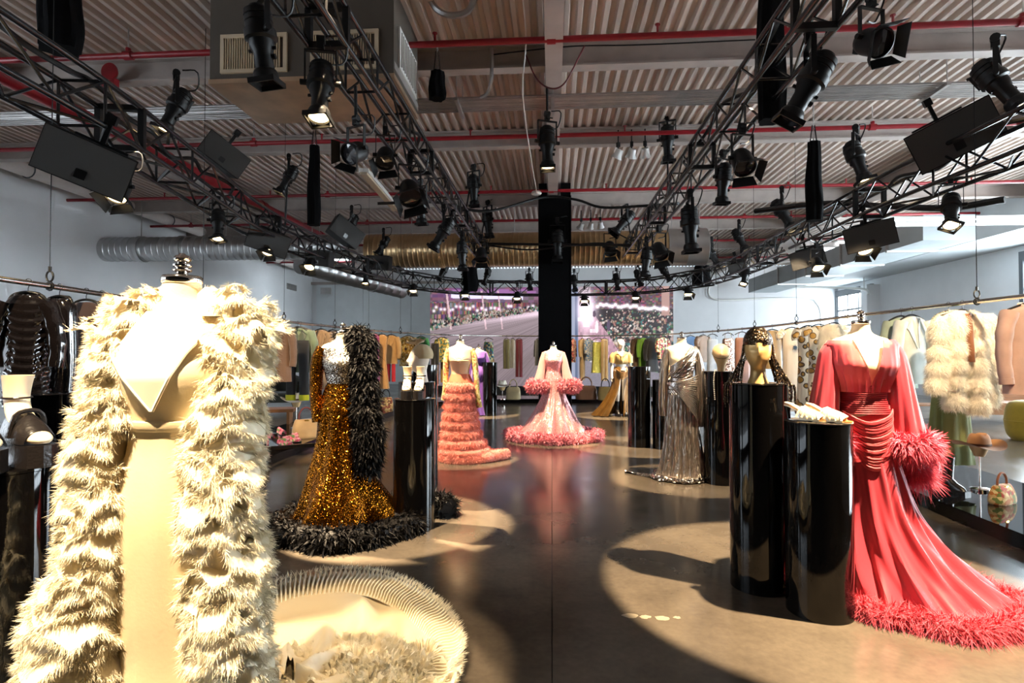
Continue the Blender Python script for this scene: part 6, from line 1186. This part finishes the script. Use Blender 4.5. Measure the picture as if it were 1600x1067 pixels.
# ================================================================== bags, hats and shoes on the platform
def hat(px, py, z, label, material, s=1.0, stand=True, zs=.12, rz=0.0, Y=None):
    """A wide-brimmed hat on a stand; px, py is the foot of the stand on the platform."""
    p = atz(px, py, zs); h = z-zs
    t = thing('hat_stand', 'chrome stand holding %s' % label, 'stand', (p[0], p[1], zs), rz, 'hat stands')
    obj('base', MB().lathe([(.08*s, 0), (.08*s, .02), (.06*s, .03), (.012, .035)], 28), M_chrome, t); obj('pole', MB().cyl((0, 0, .03), (0, 0, h-.06*s), .008, n=10), M_chrome, t); obj('block', MB().lathe([(.04*s, h-.10*s), (.075*s, h-.02*s), (.08*s, h+.02*s), (.05*s, h+.06*s), (.001, h+.07*s)], 24), M_tan, t)
    o = thing('cowboy_hat', label, 'hat', (p[0], p[1], z), rz, 'cowboy hats'); th = np.linspace(0, 2*PI, 48, endpoint=False); R = []
    for u in np.linspace(0, 1, 8):
        r = (.085+.105*u)*s; R.append(np.stack([r*1.18*np.cos(th), r*1.0*np.sin(th), (.055*u*u*np.abs(np.cos(th))**2.2-.020*u*np.sin(th)**2)*s], 1))
    obj('brim', MB().loft(R), material, o)
    R = []
    for zz, r in ((0, .088), (.03, .086), (.07, .080), (.10, .070), (.118, .055), (.110, .03), (.098, .005)):
        R.append(np.stack([r*1.15*np.cos(th)*s, r*np.sin(th)*s, np.full(48, zz)*s-.018*s*np.exp(-(np.cos(th)*r/.025)**2)*(zz > .09)], 1))
    c = obj('crown', MB().loft(R, False, True), material, o); obj('hat_band', MB().loft([np.stack([.0895*1.15*np.cos(th)*s, .0895*np.sin(th)*s, np.full(48, q)*s], 1) for q in (.004, .024)]), F('hat_band', '5a3a26'), c)
hat(463, 668, .62, 'cream cowboy hat on the left platform', F('cream_felt', 'dccdb0'), 1.25, rz=.3)
hat(1531, 766, .565, 'tan cowboy hat right of the coral gown', F('tan_felt', 'b98352'), 1.05, rz=.2)
hat(785, 624, .52, 'white cowboy hat on the back platform', F('white_felt', 'e2d8c8'), 1.35, rz=.1)
def bag(px, py, wd, hg, dp, material, label, hmat=None, rz=0.0, z=.12, flap=False):
    p = atz(px, py, z); t = thing('handbag', label, 'bag', (p[0], p[1], z), rz, 'bags on the platform')
    obj('body', MB().loft(ell_rings(smooth_rows([(0, 0, 0, wd*.46, dp*.46, .01), (.02, 0, 0, wd*.5, dp*.5, .01), (hg*.5, 0, 0, wd*.49, dp*.46, .02), (hg*.9, 0, 0, wd*.42, dp*.28, .03), (hg, 0, 0, wd*.38, dp*.16, .02)], 16), 44, 5, sq=3.5), True, True), material, t)
    obj('handle', MB().tube(spline([(-wd*.26, 0, hg*.95), (-wd*.24, 0, hg*1.3), (-wd*.1, 0, hg*1.58), (wd*.1, 0, hg*1.58), (wd*.24, 0, hg*1.3), (wd*.26, 0, hg*.95)], 26), wd*.035, 8), hmat or material, t)
    obj('clasp', MB().box((0, -dp*.22, hg*.93), (wd*.16, .02, hg*.10)), gold_b, t, smooth=False)
    if flap: obj('flap', MB().loft(ell_rings([(hg*1.01, 0, 0, wd*.36, dp*.14), (hg*.9, 0, -.01, wd*.45, dp*.36), (hg*.62, 0, -.012, wd*.5, dp*.5)], 40, sq=3.5), True), hmat or material, t)
bag(1566, 786, .30, .17, .14, F('red_gold_floral', 'b0803a', pattern='floral', scale=34, colors=['c2a26a', 'a83a2a', 'd8c48a', '6a7a3a', 'b06a2a']), 'floral tapestry bag with a tan hoop handle at the right', F('tan_handle', '8a5232'), .5)
bag(802, 624, .42, .36, .2, F('stone_leather', 'a8946c', rough=.5), 'beige boxy handbag on the back platform', None, 0, flap=True)
bag(916, 624, .62, .40, .25, F('saddle_leather', '7a4c2c', rough=.45), 'brown saddle-shaped bag on the back platform', None, 0, flap=True)
bag(946, 625, .44, .38, .2, F('gold_canvas', '9a7a3e', rough=.5), 'golden handbag on the back platform', bl, -.1)
bag(478, 684, .42, .30, .2, F('tan_pouch', 'c09a66', rough=.5), 'gathered tan pouch bag beside the cream hat', F('maroon_strap', '6a2a2a'), .6)
bag(603, 640, .34, .30, .2, F('brown_floral_bag', '7a5a3a', pattern='floral', scale=24, colors=['a88a5a', '5a3a2a', 'c9b07a', '7a3a2a']), 'brown floral bag behind the platform sandals', bl, .4)
def low_shoe(px, py, label, material, s=1.0, rz=0.0, z=.12):
    p = atz(px, py, z); t = thing('dress_shoe', label, 'shoe', (p[0], p[1], z), rz, None); t.scale = (s,)*3
    out = [(-.13, .008, .006), (-.10, .030, .006), (-.05, .042, .006), (0, .036, .02), (.06, .032, .055), (.12, .026, .075)]
    obj('sole', MB().loft(np.array([[(-a, y, q-.005), (a, y, q-.005), (a, y, q+.004), (-a, y, q+.004)] for y, a, q in out]), True, True), M_leather, t, angle=30); obj('heel', MB().tube([(0, .11, .07), (0, .105, 0)], [.018, .009], 8), material, t)
    R = [];
    for (yy, a, q), h in zip(out, (.012, .035, .045, .040, .045, .055)):
        th = np.linspace(0, PI, 12); R.append(np.stack([a*np.cos(th), np.full(12, yy), q+h*np.sin(th)**.7], 1))
    obj('upper', MB().loft(R[:4], close=False), material, t); obj('heel_cup', MB().loft([r*[1, 1, 1] for r in R[4:]], close=False), material, t); obj('bow', MB().lathe([(.001, -.03), (.03, -.02), (.012, 0), (.03, .02), (.001, .03)], 10), material, t, loc=(0, -.06, .055), rot=(0, PI/2, 0))
low_shoe(452, 690, 'pink floral shoe on the left platform, farther of the pair', F('pink_floral', 'd2506a', pattern='floral', scale=60, colors=['d9607a', 'e8a0a8', 'a83a5a', '7a9a5a']), 1.7, 1.3); low_shoe(436, 696, 'pink floral shoe on the left platform, nearer of the pair', F('pink_floral', 'd2506a'), 1.7, 1.5)
low_shoe(404, 712, 'green floral shoe at the front of the left platform', F('green_floral', '2a7a4a', pattern='floral', scale=60, colors=['2f8a55', 'd8a0a8', '1a5a3a', 'c9b04a']), 1.8, 1.0)
p = atz(413, 722, .12); t = thing('shoe_stand', 'dark bronze post stand at the front of the left platform', 'stand', tuple(p)); obj('base', MB().lathe([(.08, 0), (.08, .018), (.03, .03), (.012, .04)], 24), M_leather, t); obj('post', MB().tube([(0, 0, .03), (.0, 0, .2), (.004, 0, .38)], [.022, .02, .03], 10), M_leather, t); obj('rest', MB().bar((0, -.10, .38), (0, .08, .41), .07, .03), M_bronzehead, t, smooth=False)
p = atz(455, 700, .12); tag(obj('bronze_tray', MB().box((0, 0, .02), (.62, .2, .03)).box((0, -.095, .045), (.62, .012, .03)), M_leather, loc=tuple(p), rot=(0, 0, .6), smooth=False), 'dark shallow tray on the left platform below the pink shoes', 'tray')
for k, px in enumerate((500, 508)): low_shoe(px, 672, '%s brown ankle shoe beside the gold gown' % ('left', 'right')[k], F('brown_suede', '5a3c26'), 1.6, .4)
for k, (px, py) in enumerate(((1466, 762), (1488, 768))):
    p = atz(px, py, .12); t = thing('tall_boot', '%s black boot below the green tulle dress' % ('left', 'right')[k], 'boot', tuple(p), .4, 'black boots'); obj('shaft', MB().lathe([(.045, .08), (.044, .16), (.056, .30), (.060, .34)], 20, (0, .04, 0)), M_leather, t); obj('foot', MB().loft(ell_rings([(.03, 0, -.02, .042, .115), (.06, 0, -.01, .045, .10), (.09, 0, .02, .044, .065), (.12, 0, .04, .045, .05)], 22), True, True), M_leather, t); obj('sole', MB().box((0, -.02, .015), (.085, .25, .03)), M_leather, t, smooth=False)
# ================================================================== lounge furniture beyond the platform
def tub_chair(px, py, label, material, wd=1.0, rz=0.0, legm=None, back=.75):
    p = atz(px, py, 0); t = thing('tub_chair', label, 'armchair', (p[0], p[1], 0), rz, 'lounge seats')
    th = np.linspace(-.12*PI, 1.12*PI, 40); R = []
    for zz, k in ((.20, .80), (.24, .92), (.45, 1.0), (back-.04, 1.02), (back, .98)): R.append(np.stack([wd*.5*k*np.cos(th), wd*.42*k*np.sin(th), zz+0.16*(np.sin(th) > 0)*np.sin(th)*(zz > .3)], 1))
    for zz, k in ((back-.02, .86), (.42, .80)): R.append(np.stack([wd*.5*k*np.cos(th), wd*.42*k*np.sin(th), zz+.14*(np.sin(th) > 0)*np.sin(th)*(zz > .5)], 1))
    obj('backrest', MB().loft(np.array(R), close=False), material, t); obj('seat', MB().loft(ell_rings([(.22, 0, -.04, wd*.40, wd*.38), (.26, 0, -.04, wd*.43, wd*.40), (.42, 0, -.04, wd*.43, wd*.40), (.46, 0, -.04, wd*.38, wd*.35)], 36, sq=3), True, True), material, t)
    for sx in (-1, 1):
        for sy in (-1, 1): obj('leg', MB().tube([(sx*wd*.28, sy*wd*.24, .24), (sx*wd*.36, sy*wd*.30, 0)], [.016, .010], 8), legm or M_black, t)
tub_chair(437, 640, 'dark olive tub armchair behind the black and yellow trousers', F('olive_leather', '2e2e22', rough=.5), 1.15, .3)
t0 = atz(1612, 688, 0); t = thing('pouf', 'round yellow-green upholstered pouf at the right edge', 'pouf', (t0[0], t0[1], 0)); obj('body', MB().loft(ell_rings(smooth_rows([(.0, 0, 0, .26, .26), (.10, 0, 0, .33, .33), (.33, 0, 0, .36, .36), (.56, 0, 0, .33, .33), (.66, 0, 0, .24, .24), (.68, 0, 0, .02, .02)], 26), 40), True, True), F('chartreuse_velvet', 'c2a83a', sheen=.3), t); obj('seam', MB().tube([(.362*math.cos(a), .362*math.sin(a), .33) for a in np.linspace(0, 2*PI, 48)], .008, 6), F('chartreuse_velvet', 'b5a23c'), t)
q = atz(1572, 660, 0); t = thing('sofa', 'brown wooden-backed sofa beyond the fur coat', 'sofa', (q[0], q[1], 0), -.25); obj('seat', MB().box((0, 0, .32), (2.0, .85, .25)), F('cognac_leather', '8a5a2c', rough=.45), t, smooth=False); obj('backrest', MB().box((0, .38, .58), (2.0, .12, .36)), M_wood, t, smooth=False)
for sx in (-1, 1):
    obj('arm', MB().box((sx*1.04, 0, .45), (.1, .85, .35)), M_wood, t, smooth=False)
    for sy in (-1, 1): obj('leg', MB().cyl((sx*.9, sy*.34, 0), (sx*.9, sy*.34, .2), .03, n=8), M_wood, t)
q = atz(1445, 668, 0); t = thing('side_table', 'slim black-framed side table behind the coral sleeve', 'table', (q[0], q[1], 0)); obj('tabletop', MB().box((0, 0, .46), (.75, .45, .03)), M_wood, t, smooth=False)
for sx in (-1, 1):
    for sy in (-1, 1): obj('leg', MB().box((sx*.35, sy*.20, .225), (.025, .025, .45)), M_black, t, smooth=False)
q = atz(392, 672, 0); t = thing('bench', 'low wooden bench beyond the left platform', 'bench', (q[0], q[1], 0), .3); obj('seat', MB().box((0, 0, .38), (1.6, .5, .06)), M_wood, t, smooth=False)
for sx in (-1, 1): obj('leg', MB().box((sx*.7, 0, .175), (.05, .45, .35)), M_wood, t, smooth=False)
